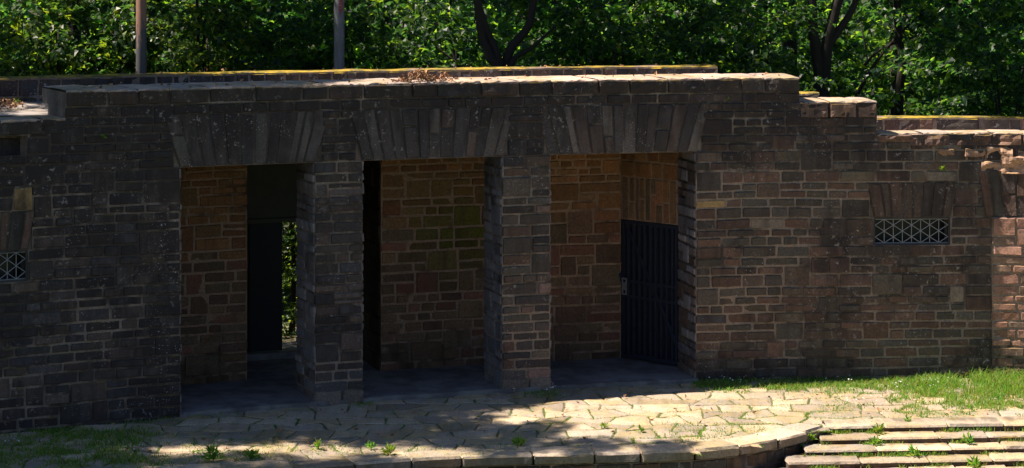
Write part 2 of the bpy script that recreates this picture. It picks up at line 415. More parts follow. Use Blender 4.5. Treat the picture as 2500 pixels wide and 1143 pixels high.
# solid core behind the dressed face
def core(mb, a, b, z0, z1, n0=-.02, n1=-T, c=MORT, g=.5):
    mb.box(lambda u, n, z: wall(u, n, z), a, b, n1, n0, z0, z1, c, g, max(1, int((b - a) / .3)))
core(FW, UA, uO[0][0], -.3, ZW0); core(FW, UA, uW[0][0], ZW0, ZW1); core(FW, uW[0][1], uO[0][0], ZW0, ZW1); core(FW, UA, uO[0][0], ZW1, ZO)
core(FW, uO[2][1], UB, -.3, ZW0); core(FW, uO[2][1], uW[1][0], ZW0, ZW1); core(FW, uW[1][1], UB, ZW0, ZW1); core(FW, uO[2][1], UB, ZW1, ZO)
core(FW, UA, UB, ZO, ZL - .02); core(FW, uS[0], uS[3], ZL - .02, ZM - .02); core(FW, uS[1], uS[2], ZM - .02, 3.61)
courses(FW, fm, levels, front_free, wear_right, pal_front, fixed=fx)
# right reveal of the third opening
def jamb(u, sgn, depth=T):
    return lambda a, d, z: wall(u + sgn * d, -a, z)      # a runs inwards
J = lambda u, z: .25 + .35 * fb(u * 2, z, 3)
courses(FW, jamb(uO[2][1], -1), [l for l in levels if l <= ZO], lambda z: [(0.0, T)], J, lambda u, z: PALE + WARM[:3], wid=(.25, .5), split=.1)
courses(FW, jamb(uO[0][0], 1), [l for l in levels if l <= ZO], lambda z: [(0.0, T)], J, lambda u, z: PALE, wid=(.25, .5), split=.1)
FW.build("front_wall", M_WALL, B)

# walled-up doorway at the right end, standing a little proud
DI = MB(); core(DI, uK, UB, -.3, 2.03, .025, -.01, MORT, .2)
courses(DI, wallm(.03), [l for l in levels if l <= 2.04], lambda z: [(uK, UB)], lambda u, z: .75 * sm(.55, .2, z) + .5 * sm(1.75, 2.0, z) + .25 * fb(u * 2, z, 5) - .1, lambda u, z: [(.24, .145, .11), (.27, .17, .13), (.21, .135, .105), (.17, .125, .095)], wid=(.2, .5))
DI.build("doorway_infill", M_WALL, B)["label"] = "cleaner pinkish stones walling up the doorway at the right end"
# pillars
for k, (a, b) in enumerate(((uO[0][1], uO[1][0]), (uO[1][1], uO[2][0]))):
    pm = MB(); core(pm, a + .015, b - .015, -.3, ZO)
    lv = [l for l in levels if l <= ZO]
    wf = (lambda u, z: .30 + .3 * fb(u, z * .8, 2) - .1 * sm(1, 0, z)) if k else (lambda u, z: .42 + .3 * fb(u, z * .8, 2) - .25 * sm(.9, .2, z))
    pl = (lambda u, z: WARM + DARK[:3] + [(.16, .11, .095), (.13, .095, .085)]) if k else (lambda u, z: DARK + [(.1, .085, .08)])
    courses(pm, fm, lv, lambda z: [(a, b)], wf, pl, wid=(.16, .5), fixed=[(a, b, l) for l in lv])
    courses(pm, jamb(a, -1), lv, lambda z: [(0.0, T)], J, lambda u, z: PALE, wid=(.25, .5), split=.1)
    courses(pm, jamb(b, 1), lv, lambda z: [(0.0, T)], J, lambda u, z: PALE, wid=(.25, .5), split=.1)
    q = MB()
    for i in range(2):
        s0 = a + (b - a) * (0, .56)[i] - (.015 if i == 0 else 0); s1 = a + (b - a) * (.56, 1)[i] + (.015 if i else 0)
        stone(pm, wallm(.018), [(s0, -.05), (s1, -.05), (s1, .17), (s0, .17)], (.13, .115, .10), d0=.012, wf=lambda u, z: .1)
    pm.build("pillar", M_WALL, B)

# flat arches of upright stones
lint_pal = [(.055, .052, .054), (.065, .06, .06), (.05, .048, .052), (.08, .075, .075), (.055, .05, .05), (.075, .06, .056), (.10, .095, .092)]
for k, (a, b) in enumerate(uO):
    lm = MB(); wf = lambda u, z, k=k: .40 - .08 * k + .35 * sm(2.95, 3.5, z) + .3 * fb(u * 3, z, 2)
    voussoirs(lm, fm, a - .004, b + .004, ZO, ZV, SPR[k], wf, lint_pal, wid=.13, pale=True)
    # undersides show as a stone edge
    lm.box(lambda u, n, z: wall(u, n, z), a, b, -T, -.001, ZO - .004, ZO + .05, (.15, .12, .09), .3, 8)
    lm.build("lintel", M_WALL, B)
for k, (a, b) in enumerate(uW):
    lm = MB(); voussoirs(lm, fm, a, b, ZW1, 2.47, .09, lambda u, z: .5 + .3 * fb(u * 3, z, 2), WARM[:4] + DARK[:2], wid=.12)
    lm.build("window_lintel", M_WALL, B)
lm = MB(); a, b = pu(2405), pu(2640)
voussoirs(lm, wallm(.012), a, b, 2.03, 2.62, .1, lambda u, z: .5 + .3 * fb(u * 3, z, 2), WARM + DARK, wid=.13)  # dark wear paints in the shade below the jutting stones
lm.build("lintel", M_WALL, B)["label"] = "flat arch with painted-in shade over the walled-up doorway at the right end"

# coping: front blocks and the broad top
def coping(name, a, b, z0, z1, depth, wf, pal, chip=.02, label=None, shade_left=False):
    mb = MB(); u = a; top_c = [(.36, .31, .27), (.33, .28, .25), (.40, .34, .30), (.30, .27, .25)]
    while u < b - .01:
        L = rng.uniform(.28, .62)
        if b - u - L < .2: L = b - u
        e = u + L; c = rng.choice(pal); d = rng.uniform(.012, .03)
        mortar_strip(mb, fm, u, e, z0, z1 - .03, wf)
        stone(mb, fm, [(u, z0), (e, z0), (e, z1 - .01), (u, z1 - .01)], c, d0=d, wf=wf, chip=chip, joint=.014, res=.05)
        # top of the block: rounded, chipped front edge, then a flat grid back to the depth
        nx = max(3, int(L / .05)); prof = [(d - .004, -.035), (d + .002, -.012), (d - .012, 0), (d - .06, .004), (-.25, .004), (-.5, .003), (-depth, 0)]
        if depth < .55: prof = prof[:5] + [(-depth, 0)]
        sd = rng.uniform(0, 50); v = []; w_ = []; gl = []; tc = rng.choice(top_c); dz = rng.uniform(-.006, .006)
        for j, (n, dzp) in enumerate(prof):
            for i in range(nx + 1):
                uu = u + (e - u) * (i / nx) + (.004 if i == 0 else -.004 if i == nx else 0)
                k = .012 * nz(uu * 9 + sd, j * 1.3, sd) + .010 * nz(uu * 23, j, sd); n2 = n + (k if j < 3 else 0)
                z = z1 + dz + dzp + (.007 * fb(uu * 4, n * 4, sd)) + (k * .8 if j in (1, 2) else 0)
                if i in (0, nx) and j > 0: z -= .006
                v.append(wall(uu, n2, z)); w_.append((uu, z, n)); gl.append(-.12 + .15 * fb(uu, n * 2, 3) + (.8 if j == 0 else .5 if j == 1 else 0))
        f = [(j * (nx + 1) + i, j * (nx + 1) + i + 1, (j + 1) * (nx + 1) + i + 1, (j + 1) * (nx + 1) + i) for j in range(len(prof) - 1) for i in range(nx)]
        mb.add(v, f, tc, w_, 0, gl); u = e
    mb.box(lambda u, n, z: wall(u, n, z), a + .004, b - .004, -depth + .004, -.012, z0, z1 - .02, MORT, .6, max(1, int((b - a) / .3)))
    o = mb.build(name, M_TOP, B)
    if label: o["label"] = label
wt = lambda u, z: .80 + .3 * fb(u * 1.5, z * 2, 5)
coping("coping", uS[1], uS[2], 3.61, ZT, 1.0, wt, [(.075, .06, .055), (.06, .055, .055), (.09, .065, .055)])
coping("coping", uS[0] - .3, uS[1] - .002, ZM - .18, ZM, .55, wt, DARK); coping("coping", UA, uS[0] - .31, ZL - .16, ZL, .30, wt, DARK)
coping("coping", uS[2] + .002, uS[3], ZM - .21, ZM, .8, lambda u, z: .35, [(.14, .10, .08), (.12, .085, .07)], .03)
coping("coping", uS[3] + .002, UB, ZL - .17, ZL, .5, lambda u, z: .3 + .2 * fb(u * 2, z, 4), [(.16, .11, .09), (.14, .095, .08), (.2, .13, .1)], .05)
# rough boulders standing out of the right end that catch the sun
rb = MB()
for (px, py, w_, h_) in ((2380, 372, .3, .07), (2440, 372, .36, .09), (2310, 370, .22, .06), (2420, 405, .3, .08), (2490, 402, .5, .13), (2560, 380, .4, .12), (2540, 430, .3, .1)):
    u = pu(px); z = pz(px, py)
    stone(rb, fm, [(u - w_ / 2, z - h_), (u + w_ / 2, z - h_), (u + w_ / 2, z + h_ * .7), (u - w_ / 2, z + h_)], (.26, .18, .13), d0=.03, wf=lambda u, z: .0, chip=.055, res=.025, jit=.05)
rb.build("facing_stone", M_WALL, B)
# upper set-back wall at the far left
sb = MB(); core(sb, UA, uS[0] + .02, ZL - .05, ZM - .01, -.30, -.8, DARK[0], .9)
courses(sb, wallm(-.28), [ZL - .05, 3.28, ZM - .005], lambda z: [(UA, uS[0] + .02)], lambda u, z: .55, lambda u, z: DARK)
sb.build("upper_wall", M_WALL, B)

# inner walls
ZC = 3.05
uP0, uP1 = pu(603, NB), pu(930, NB)            # passage through to the back
uG = pu(1516, NB)                              # where the gate wall begins
IW = MB(); lvi = make_levels([.0, 1.0, 2.0, ZC], .075, .165)
inm = wallm(NB); UGRN = pu(1080, NB)
for a, b in ((uO[0][0] - .6, uP0), (uP1, uG)):
    core(IW, a, b, -.1, ZC, NB - .015, NR1, (.12, .09, .07), .3)
    courses(IW, inm, lvi, lambda z: [(a, b)], wear_in, pal_in, wid=(.18, .46), split=.1, jump=.16, joint=.013, d0=.006)
for u in (uO[0][0] - .6,): IW.box(lambda u, n, z: wall(u, n, z), u - .2, u, NB - .1, -T + .02, -.1, ZC, (.14, .09, .06), .2)
# passage sides
pj = [0.0, .25, .5, .72, .95, 1.2, 1.42, 1.65, 1.9, 2.1, 2.35, 2.6, 2.8, ZC]
courses(IW, lambda a, d, z: wall(uP0 + .0 + d, NB - a, z), pj, lambda z: [(.02, NB - NR1)], lambda u, z: .7, lambda u, z: DARK)
courses(IW, lambda a, d, z: wall(uP1 - d, NB - a, z), pj, lambda z: [(.02, NB - NR1)], lambda u, z: .7, lambda u, z: DARK)
IW.build("inner_wall", M_IN, B)
# gate wall, set at an angle between the inner wall and the right reveal
GL = Vector(wall(uG, NB + .012, 0)); GR = Vector(wall(uO[2][1], -T - .02, 0)); gd = (GR - GL); GW = gd.length; gd.normalize(); gn = Vector((gd.y, -gd.x, 0))
def gmap(a, d, z): p = GL + gd * a + gn * d; return (p.x, p.y, z)
ZG = H - (544 - HY) / F * ((GL.y + GR.y) / 2)
gw = MB()
gw.box(gmap, 0.0, GW, -.3, -.02, ZG + .02, ZC, (.13, .09, .06), .2)
courses(gw, gmap, [ZG + .01, ZG + .58, ZG + .78, ZG + .94, ZC], lambda z: [(0.0, GW)] if z > ZG + .5 else [(0, .02), (GW - .02, GW)], wear_in, lambda u, z: INNER, wid=(.18, .35))
voussoirs(gw, gmap, .02, GW - .02, ZG + .01, ZG + .58, .0, lambda u, z: -.25 + .2 * fb(u * 4, z, 3), INNER + LOWER, wid=.10, jt=.014)
gw.build("gate_wall", M_IN, B)
# gate
gt = MB(); g0, g1, gz0, gz1 = .012, GW - .012, .075, ZG
gt.box(gmap, g0, g1, -.05, -.04, gz0, gz1, (.007, .009, .018))
nb = 9
for i in range(nb):
    a = g0 + .05 + (g1 - g0 - .1) * (i + .5) / nb; gt.box(gmap, a - .013, a + .013, -.04, -.005, gz0 + .04, gz1 - .04, (.034, .038, .056))
gate = gt.build("gate", M_BARS, B); gate["label"] = "dark navy barred steel gate with a diagonal brace"
fr = MB()
for a, b, z0, z1 in ((g0, g0 + .04, gz0, gz1), (g1 - .04, g1, gz0, gz1), (g0 + .04, g1 - .04, gz1 - .045, gz1), (g0 + .04, g1 - .04, gz0, gz0 + .05)): fr.box(gmap, a, b, -.045, .004, z0, z1)
fr.build("frame", M_GATE, gate)
zm = gz0 + (gz1 - gz0) * .555
for z in (zm + .0, zm - .2):
    r_ = MB(); r_.box(gmap, g0 + .04, g1 - .04, -.02, -.006, z - .017, z + .017); r_.build("rail", M_GATE, gate)
br = MB(); a0, a1 = g0 + .045, g1 - .045; zb0, zb1 = gz0 + .055, gz1 - .05; wv = .02
for dd in (0,):
    v = [gmap(a0, -.004, zb1), gmap(a0 + .045, -.004, zb1), gmap(a1, -.004, zb0 + .3), gmap(a1, -.004, zb0 + .2), gmap(a0, -.019, zb1), gmap(a0 + .045, -.019, zb1), gmap(a1, -.019, zb0 + .3), gmap(a1, -.019, zb0 + .2)]
    br.add(v, [(0, 3, 2, 1), (4, 5, 6, 7), (0, 1, 5, 4), (1, 2, 6, 5), (2, 3, 7, 6), (3, 0, 4, 7)])
br.build("brace", M_GATE, gate)
hd = MB()
for a, b, z0, z1 in ((.03, .045, zm - .18, zm + .04), (.095, .105, zm - .18, zm + .04), (.045, .095, zm + .02, zm + .04), (.045, .095, zm - .18, zm - .165), (.055, .085, zm - .12, zm - .02)): hd.box(gmap, a, b, .006, .024, z0, z1)
hd.build("handle", M_STEEL, gate)
lk = MB(); lk.box(gmap, -.02, .06, -.01, .012, zm - .02, zm + .1); lk.box(gmap, -.035, .02, .012, .03, zm + .05, zm + .09); lk.build("lock_box", M_GATE, gate)

# ceiling, roof, floor
RF = MB(); box_w = lambda u, n, z: wall(u, n, z)
RF.box(box_w, uO[0][0] - 1, uO[2][1] + 1, NR1, -T + .01, ZC, 3.2, (.2, .2, .2), 0, 30)
RF.build("ceiling_slab", M_CONC, B)
RF = MB(); nn = 60
ua, ub = UA, pu(1990)
v = []; f = []; ny = 8
for j in range(ny + 1):
    for i in range(nn + 1):
        u = ua + (ub - ua) * i / nn; n = -.3 + (NR0 + .3) * j / ny
        v.append(wall(u, n, (3.455 + .012 * fb(u * 2, n * 2, 1) + .05 * sm(-2.0, NR0, n)) if u < uS[1] + .3 or n < -T else 3.3))
f = [(j * (nn + 1) + i, j * (nn + 1) + i + 1, (j + 1) * (nn + 1) + i + 1, (j + 1) * (nn + 1) + i) for j in range(ny) for i in range(nn)]
RF.add(v, f, (.3, .3, .3)); RF.box(box_w, ua, ub, NR0, -.35, 3.2, 3.38, (.2, .2, .2), 0, 30)
RF.box(box_w, ub, UB, NR0, -.35, 2.5, 2.7, (.2, .2, .2), 0, 12)
RF.build("roof", M_ROOF, B)
FL = MB(); zf = .05
v = []; w_ = []; nn = 90; na = [.035, .03, -.1, -.4, -.74, -1.1, -1.7, -2.9]
for j, n in enumerate(na):
    for i in range(nn + 1):
        u = uO[0][0] - .02 + (uO[2][1] - uO[0][0] + .04) * i / nn
        z = zf + .006 * fb(u * 3, n * 3, 2) - (.008 * max(0, nz(u * 6, 0, 3)) if j < 2 else 0)
        v.append(wall(u, n + (.02 * fb(u * 3, 1, 4) if j < 2 else 0), z if j else -.1))
f = [(j * (nn + 1) + i, j * (nn + 1) + i + 1, (j + 1) * (nn + 1) + i + 1, (j + 1) * (nn + 1) + i) for j in range(len(na) - 1) for i in range(nn)]
FL.add(v, f); FL.build("floor_slab", M_FLOOR, B)

# rear: doorway, panel above it, door leaf, threshold, parapet
uD0, uD1 = pu(605, -3.05), pu(800, -3.05)
zth = pz(670, 857, -3.0); zdl = pz(670, 541, -3.0)
RW = MB()
core(RW, uD1, uP1 + .1, -.1, ZC, -3.0, NR1, DARK[0], .6); core(RW, uP0 - .6, uD0, -.1, ZC, -3.0, NR1, DARK[0], .6)
RW.build("rear_wall", M_IN, B)
pn = MB(); core(pn, uP0, uP1, zdl + .06, ZC, -2.9, NR1, (.2, .2, .2), 0); core(pn, uP0, uP1, zdl, zdl + .055, -2.86, NR1, (.2, .2, .2), 0)
pn.build("rear_lintel", M_CONC, B)["label"] = "plain concrete panel above the rear doorway"
th = MB(); core(th, uP0, uP1, -.1, zth, -2.86, NR1 - .3, (.2, .2, .2), 0); th.build("threshold", M_FLOOR, B)
dl = MB(); d1 = pu(688, -2.98); core(dl, uD0, d1, zth + .012, zdl - .004, -2.96, -3.0)
door = dl.build("rear_door", M_DOOR, B); door["label"] = "dark steel leaf filling the left of the rear doorway"

def parapet(a, b, z0, z1, wf, pal, spots=1):
    mb = MB(); pm = wallm(NR0); core(mb, a, b, max(z0 - 1.2, ZC if a < uP0 else 0), z1 - .02, NR0 - .02, NR1, DARK[0], .7)
    for p, q, zb in ((a, min(b, uP0), -.2), (uP0, uP1, ZC), (max(a, uP1), b, -.2)):
        if q > p and z0 - 1.2 > zb: core(mb, p, q, zb, z0 - 1.2, NR0 - .3, NR1 - .02, DARK[0], .7)
    h = z1 - z0
    courses(mb, pm, [z0, z1 - min(.24, h * .7), z1 - .005], lambda z: [(a, b)], wf, pal, wid=(.12, .24), split=0, jump=0, chip=.02, joint=.012, res=.05)
    nx = int((b - a) / .08); v = []; w_ = []; gl = []; pr = [(NR0 + .012, -.03), (NR0 + .01, -.005), (NR0 - .03, .006), (NR0 - .2, .01), (NR1, 0), (NR1 - .01, -.1)]
    for j, (n, dz) in enumerate(pr):
        for i in range(nx + 1):
            u = a + (b - a) * i / nx; v.append(wall(u, n + .01 * nz(u * 8, j, 1), z1 + dz + .012 * fb(u * 2.2, n * 3, 6))); w_.append((u, z1, n)); gl.append(.2)
    f = [(j * (nx + 1) + i, j * (nx + 1) + i + 1, (j + 1) * (nx + 1) + i + 1, (j + 1) * (nx + 1) + i) for j in range(len(pr) - 1) for i in range(nx)]
    mb.add(v, f, (.16, .13, .10), w_, 0, gl); return mb.build("rear_parapet", M_REAR, B)
parapet(UA - .0, pu(1752, NR0), 3.44, 3.80, lambda u, z: .55 + .3 * fb(u, z * 2, 4), lambda u, z: DARK + WARM[:2])
parapet(pu(1752, NR0) + .002, pu(2000, NR0), 3.1, 3.42, lambda u, z: .5, lambda u, z: WARM)
parapet(pu(2000, NR0) + .002, UB, 2.7, pz(2300, 287, NR0), lambda u, z: .25 + .3 * fb(u, z * 2, 4), lambda u, z: WARM + [(.2, .13, .1)])

# grated windows
for a, b in uW:
    wn = MB(); e = .012; nn_ = -.015
    for p0, p1, z0, z1 in ((a, a + .022, ZW0, ZW1), (b - .022, b, ZW0, ZW1), (a + .022, b - .022, ZW1 - .022, ZW1), (a + .022, b - .022, ZW0, ZW0 + .022)): wn.box(box_w, p0, p1, nn_ - .05, nn_, z0, z1)
    win = wn.build("window", M_GATE, B)
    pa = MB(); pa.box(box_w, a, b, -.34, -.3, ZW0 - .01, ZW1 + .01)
    pa.build("recess_sheet", M_VOID, win)  # black sheet painted in for the shade deep in the window
    gr = MB(); n = 8; A, Bq, Z0, Z1 = a + .024, b - .024, ZW0 + .026, ZW1 - .026
    gp = lambda i, t: Vector(wall(A + (Bq - A) * i / n, -.03, Z0 + (Z1 - Z0) * t))
    rad = .005
    def bar(p, q): gr.tube([p, q], [rad, rad], 6)
    for i in range(1, n): bar(gp(i, 0), gp(i, 1))
    for i in range(n):
        A_ = (0, .5, 1) if i % 2 else (.25, .75); B_ = (.25, .75) if i % 2 else (0, .5, 1)
        for x in A_:
            for y in B_:
                if abs(x - y) < .3: bar(gp(i, x), gp(i + 1, y))
    bar(gp(0, 0), gp(n, 0)); bar(gp(0, 1), gp(n, 1))
    gr.build("grille", M_GRILLE, win)

# ------------------------------------------------------------------ terrace edge, paving, steps
cp = [(-1100, 1290), (-500, 1225), (0, 1187), (400, 1160), (740, 1143), (920, 1130), (1100, 1119), (1250, 1114), (1400, 1111), (1540, 1108), (1700, 1101), (1780, 1094), (1850, 1084), (1930, 1067), (2010, 1045)]
cpts = [Vector(gnd(*p)) for p in cp]
def catmull(P, n=14):
    o = []
    for i in range(len(P) - 1):
        a, b, c, d = P[max(i - 1, 0)], P[i], P[i + 1], P[min(i + 2, len(P) - 1)]
        for k in range(n):
            t = k / n; o.append(.5 * ((2 * b) + (c - a) * t + (2 * a - 5 * b + 4 * c - d) * t * t + (3 * b - a - 3 * c + d) * t ** 3))
    return o + [P[-1]]
cc = catmull(cpts); CXs = np.array([p.x for p in cc]); CYs = np.array([p.y for p in cc])
CS = np.concatenate([[0], np.cumsum(np.hypot(np.diff(CXs), np.diff(CYs)))])
def curb(s, n, z):
    e = .05; x, y = np.interp(s, CS, CXs), np.interp(s, CS, CYs)
    dx = np.interp(s + e, CS, CXs) - np.interp(s - e, CS, CXs); dy = np.interp(s + e, CS, CYs) - np.interp(s - e, CS, CYs); k = math.hypot(dx, dy) or 1
    return (x + n * dy / k, y - n * dx / k, z)
SX0 = cpts[-1].x; SY0 = cpts[-1].y; SSL = (gnd(2500, 1037)[1] - SY0) / (gnd(2500, 1037)[0] - SX0)
def edgeY(x): return SY0 + SSL * (x - SX0) if x > SX0 else float(np.interp(x, CXs, CYs))
PAVC = [(.34, .305, .235), (.30, .275, .22), (.375, .335, .255), (.28, .26, .22), (.33, .29, .22), (.30, .285, .235), (.22, .205, .165)]
joints = []
pv = MB(); dx_, dy_ = .44, .37
def vj(i, j): r_ = random.Random(i * 7919 + j * 104729 + 5); return Vector((i * dx_ / 2 + r_.uniform(-.13, .13), 22.3 + j * dy_ + r_.uniform(-.12, .12), 0))
for j in range(0, 24):
    for i in range(-38, 42, 2):
        i0 = i + (j % 2)
        poly = [vj(i0, j), vj(i0 + 1, j), vj(i0 + 2, j), vj(i0 + 2, j + 1), vj(i0 + 1, j + 1), vj(i0, j + 1)]
        c = sum(poly, Vector()) / 6
        if c.y < edgeY(c.x) + .18: continue
        u, n = wu(c.x, c.y)
        if n < -.05: continue
        ed = []; ol = []
        for a, b in zip(poly, poly[1:] + poly[:1]):
            joints.append((a, b))
            for t in (0, .33, .66):
                p = a.lerp(b, t); p = p + Vector((rng.uniform(-.012, .012), rng.uniform(-.012, .012), 0)); ol.append(p)
        g_ = rng.uniform(.003, .009); top = rng.uniform(-.003, .004); tx, ty = rng.uniform(-.008, .008), rng.uniform(-.008, .008)
        v = []; L_ = len(ol)
        for sc, z in ((g_, -.011), (g_ + .014, top - .003), (g_ + .05, top + .001)):
            for p in ol:
                d = p - c; k = max(.2, 1 - sc / max(d.length, .05)); q = c + d * k
                v.append((q.x, q.y, z + (tx * (q.x - c.x) + ty * (q.y - c.y) if z > -.008 else 0)))
        v.append((c.x, c.y, top + .003))
        f = [(r_ * L_ + k, r_ * L_ + (k + 1) % L_, (r_ + 1) * L_ + (k + 1) % L_, (r_ + 1) * L_ + k) for r_ in range(2) for k in range(L_)]
        f += [(2 * L_ + k, 2 * L_ + (k + 1) % L_, 3 * L_) for k in range(L_)]
        kk = rng.uniform(.8, 1.12); pv.add(v, f, tuple(x * kk for x in rng.choice(PAVC)), None, .2 + .4 * nz(c.x * .7, c.y * .9))
kind(pv.build("paving", M_PAVE), "structure")
# soil between the flags
sv = []; sf = []; n = 80
for i in range(n + 1):
    x = -8.5 + 20 * i / n; sv.append((x, edgeY(x) + .05, -.008)); sv.append((x, 33.0, -.008))
for i in range(n): sf.append((2 * i, 2 * i + 2, 2 * i + 3, 2 * i + 1))
so = MB(); so.add(sv, sf); kind(so.build("soil", M_SOIL), "structure")

# retaining wall along the curved edge: kerb stones above rubble
RT = empty("retaining_wall", curb(CS[-1] * .6, 0, 0), "low curved stone edge of the paved terrace, with kerb slabs on rubble courses", "retaining wall")
kb = MB(); s = 0.0
while s < CS[-1] - .02:
    L = rng.uniform(.5, .95)
    if CS[-1] - s - L < .3: L = CS[-1] - s
    e = s + L; c = rng.choice(PAVC); c = tuple(x * 1.02 for x in c); ov = rng.uniform(.0, .03)
    stone(kb, lambda a, d, b: curb(a, b, .006 + d), [(s, -.36), (e, -.36), (e, ov), (s, ov)], c, d0=.004, joint=.007, res=.09, rough=.004, crown=.001, wf=lambda u, z: -.1, chip=.004)
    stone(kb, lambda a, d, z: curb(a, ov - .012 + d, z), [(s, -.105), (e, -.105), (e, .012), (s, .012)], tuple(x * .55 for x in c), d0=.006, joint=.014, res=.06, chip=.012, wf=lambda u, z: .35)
    s = e
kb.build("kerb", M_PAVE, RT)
rw = MB(); cm = lambda a, d, z: curb(a, -.035 + d, z)
courses(rw, cm, [-.62, -.47, -.36, -.24, -.105], lambda z: [(0.0, CS[-1])], lambda u, z: .45 + .3 * fb(u, z * 2, 3), lambda u, z: WARM + [(.16, .11, .07)], wid=(.18, .45), chip=.015)
rw.build("rubble_face", M_WALL, RT)
# low step in front of it, bottom left
LS = MB()
s0, s1 = float(np.interp(-3.4, CXs, CS)), float(np.interp(-.5, CXs, CS)); s = s0
while s < s1:
    e = min(s + rng.uniform(.5, .8), s1)
    stone(LS, lambda a, d, b: curb(a, b, -.15 + d), [(s, .12), (e, .12), (e, .62), (s, .62)], rng.choice(PAVC), d0=.004, joint=.014, wf=lambda u, z: .1)
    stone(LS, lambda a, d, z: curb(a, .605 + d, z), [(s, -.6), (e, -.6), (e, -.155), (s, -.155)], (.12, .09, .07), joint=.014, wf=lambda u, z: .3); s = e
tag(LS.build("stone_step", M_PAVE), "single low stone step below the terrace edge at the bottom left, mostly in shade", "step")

# flight of steps on the right
ST = empty("stone_steps", (SX0 + 2, SY0 - 1, -.6), "flight of shallow worn stone steps with weeds in the joints, leading down from the terrace", "steps")
lefts = [2012, 2003, 1966, 1922, 1880, 1840, 1800]
TR, RI = .292, .066
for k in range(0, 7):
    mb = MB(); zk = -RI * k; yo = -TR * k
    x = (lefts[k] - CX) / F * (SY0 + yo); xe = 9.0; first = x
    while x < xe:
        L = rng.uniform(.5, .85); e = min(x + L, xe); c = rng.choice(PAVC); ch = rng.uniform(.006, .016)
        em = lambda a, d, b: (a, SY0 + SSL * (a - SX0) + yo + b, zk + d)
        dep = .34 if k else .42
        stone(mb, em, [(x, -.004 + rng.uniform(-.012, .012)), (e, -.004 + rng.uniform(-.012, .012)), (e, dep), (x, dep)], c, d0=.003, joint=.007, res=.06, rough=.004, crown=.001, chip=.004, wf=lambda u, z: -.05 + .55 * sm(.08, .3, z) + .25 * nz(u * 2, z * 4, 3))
        stone(mb, lambda a, d, z: (a, SY0 + SSL * (a - SX0) + yo + .012 - d, z), [(x, zk - RI - .02), (e, zk - RI - .02), (e, zk + .004), (x, zk + .004)], tuple(q * w for q, w in zip(c, (.17, .135, .12))), d0=.0, joint=.012, res=.05, chip=.014, wf=lambda u, z: .35)  # riser tint darkened to paint in the shade on its face
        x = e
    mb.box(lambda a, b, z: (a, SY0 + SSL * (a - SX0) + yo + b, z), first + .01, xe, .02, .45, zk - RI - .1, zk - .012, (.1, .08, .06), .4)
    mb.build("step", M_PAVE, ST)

# ------------------------------------------------------------------ ground sheet
def gz(x, y):
    if y < 19: return -.62 + 4.2 * sm(19, -3, y)
    if y < 30: return -.62
    if y < 33: return -.62 + .57 * sm(30, 32.0, y)
    return -.05 + 7 * sm(36, 75, y) + .25 * fb(x * .2, y * .2)
gx = [-400, -200, -100, -60, -40] + list(np.linspace(-25, 25, 41)) + [40, 60, 100, 200, 400]
gy = [-300, -120, -60, -30, -15, -8, -3] + list(np.linspace(0, 30, 25)) + list(np.linspace(30.5, 36, 12)) + list(np.linspace(38, 80, 16)) + [100, 150, 250, 500]
g = MB(); v = [(x, y, gz(x, y)) for y in gy for x in gx]; nx = len(gx)
g.add(v, [(j * nx + i, j * nx + i + 1, (j + 1) * nx + i + 1, (j + 1) * nx + i) for j in range(len(gy) - 1) for i in range(nx - 1)])
go = g.build("ground", M_TURF, smooth=True); kind(go, "structure"); go.data.materials.append(M_WOODF)
for p in go.data.polygons:
    if p.center.y > 30: p.material_index = 1

# ------------------------------------------------------------------ blades and leaves in bulk
def np_mesh(name, V, Fc, tint, material, parent=None):
    me = bpy.data.meshes.new(name); me.from_pydata(V.tolist(), [], Fc.tolist() if hasattr(Fc, 'tolist') else Fc)
    a = me.attributes.new("tint", 'FLOAT_COLOR', 'POINT'); c = np.ones((len(V), 4), np.float32); c[:, :3] = tint; a.data.foreach_set("color", c.ravel())
    me.materials.append(material); o = bpy.data.objects.new(name, me); COL.objects.link(o)
    if parent: o.parent = parent; o.matrix_parent_inverse = parent.matrix_world.inverted()
    return o
def blades(P, Hh, Wd, lean, tint):
    """five-vertex bent blades, P (n,3)"""
    n = len(P); az = nr.uniform(0, 2 * np.pi, n); la = nr.uniform(0, 2 * np.pi, n)
    s = np.stack([np.cos(az), np.sin(az), np.zeros(n)], 1) * (Wd / 2)[:, None]; L = np.stack([np.cos(la), np.sin(la), np.zeros(n)], 1) * (lean * Hh)[:, None]
    up = np.zeros((n, 3)); up[:, 2] = Hh
    V = np.stack([P - s, P + s, P - s * .8 + up * .55 + L * .3, P + s * .8 + up * .55 + L * .3, P + up * (1 - .35 * lean[:, None]) + L], 1).reshape(-1, 3)
    b = np.arange(n)[:, None] * 5
    f = [tuple(q) for q in (b + np.array([[0, 1, 3, 2]]))] + [tuple(q) for q in (b + np.array([[2, 3, 4]]))]
    return V, f, np.repeat(tint, 5, 0)
GREENS = np.array([(.13, .28, .035), (.17, .31, .05), (.10, .23, .03), (.24, .34, .06), (.30, .34, .09), (.14, .29, .05)])
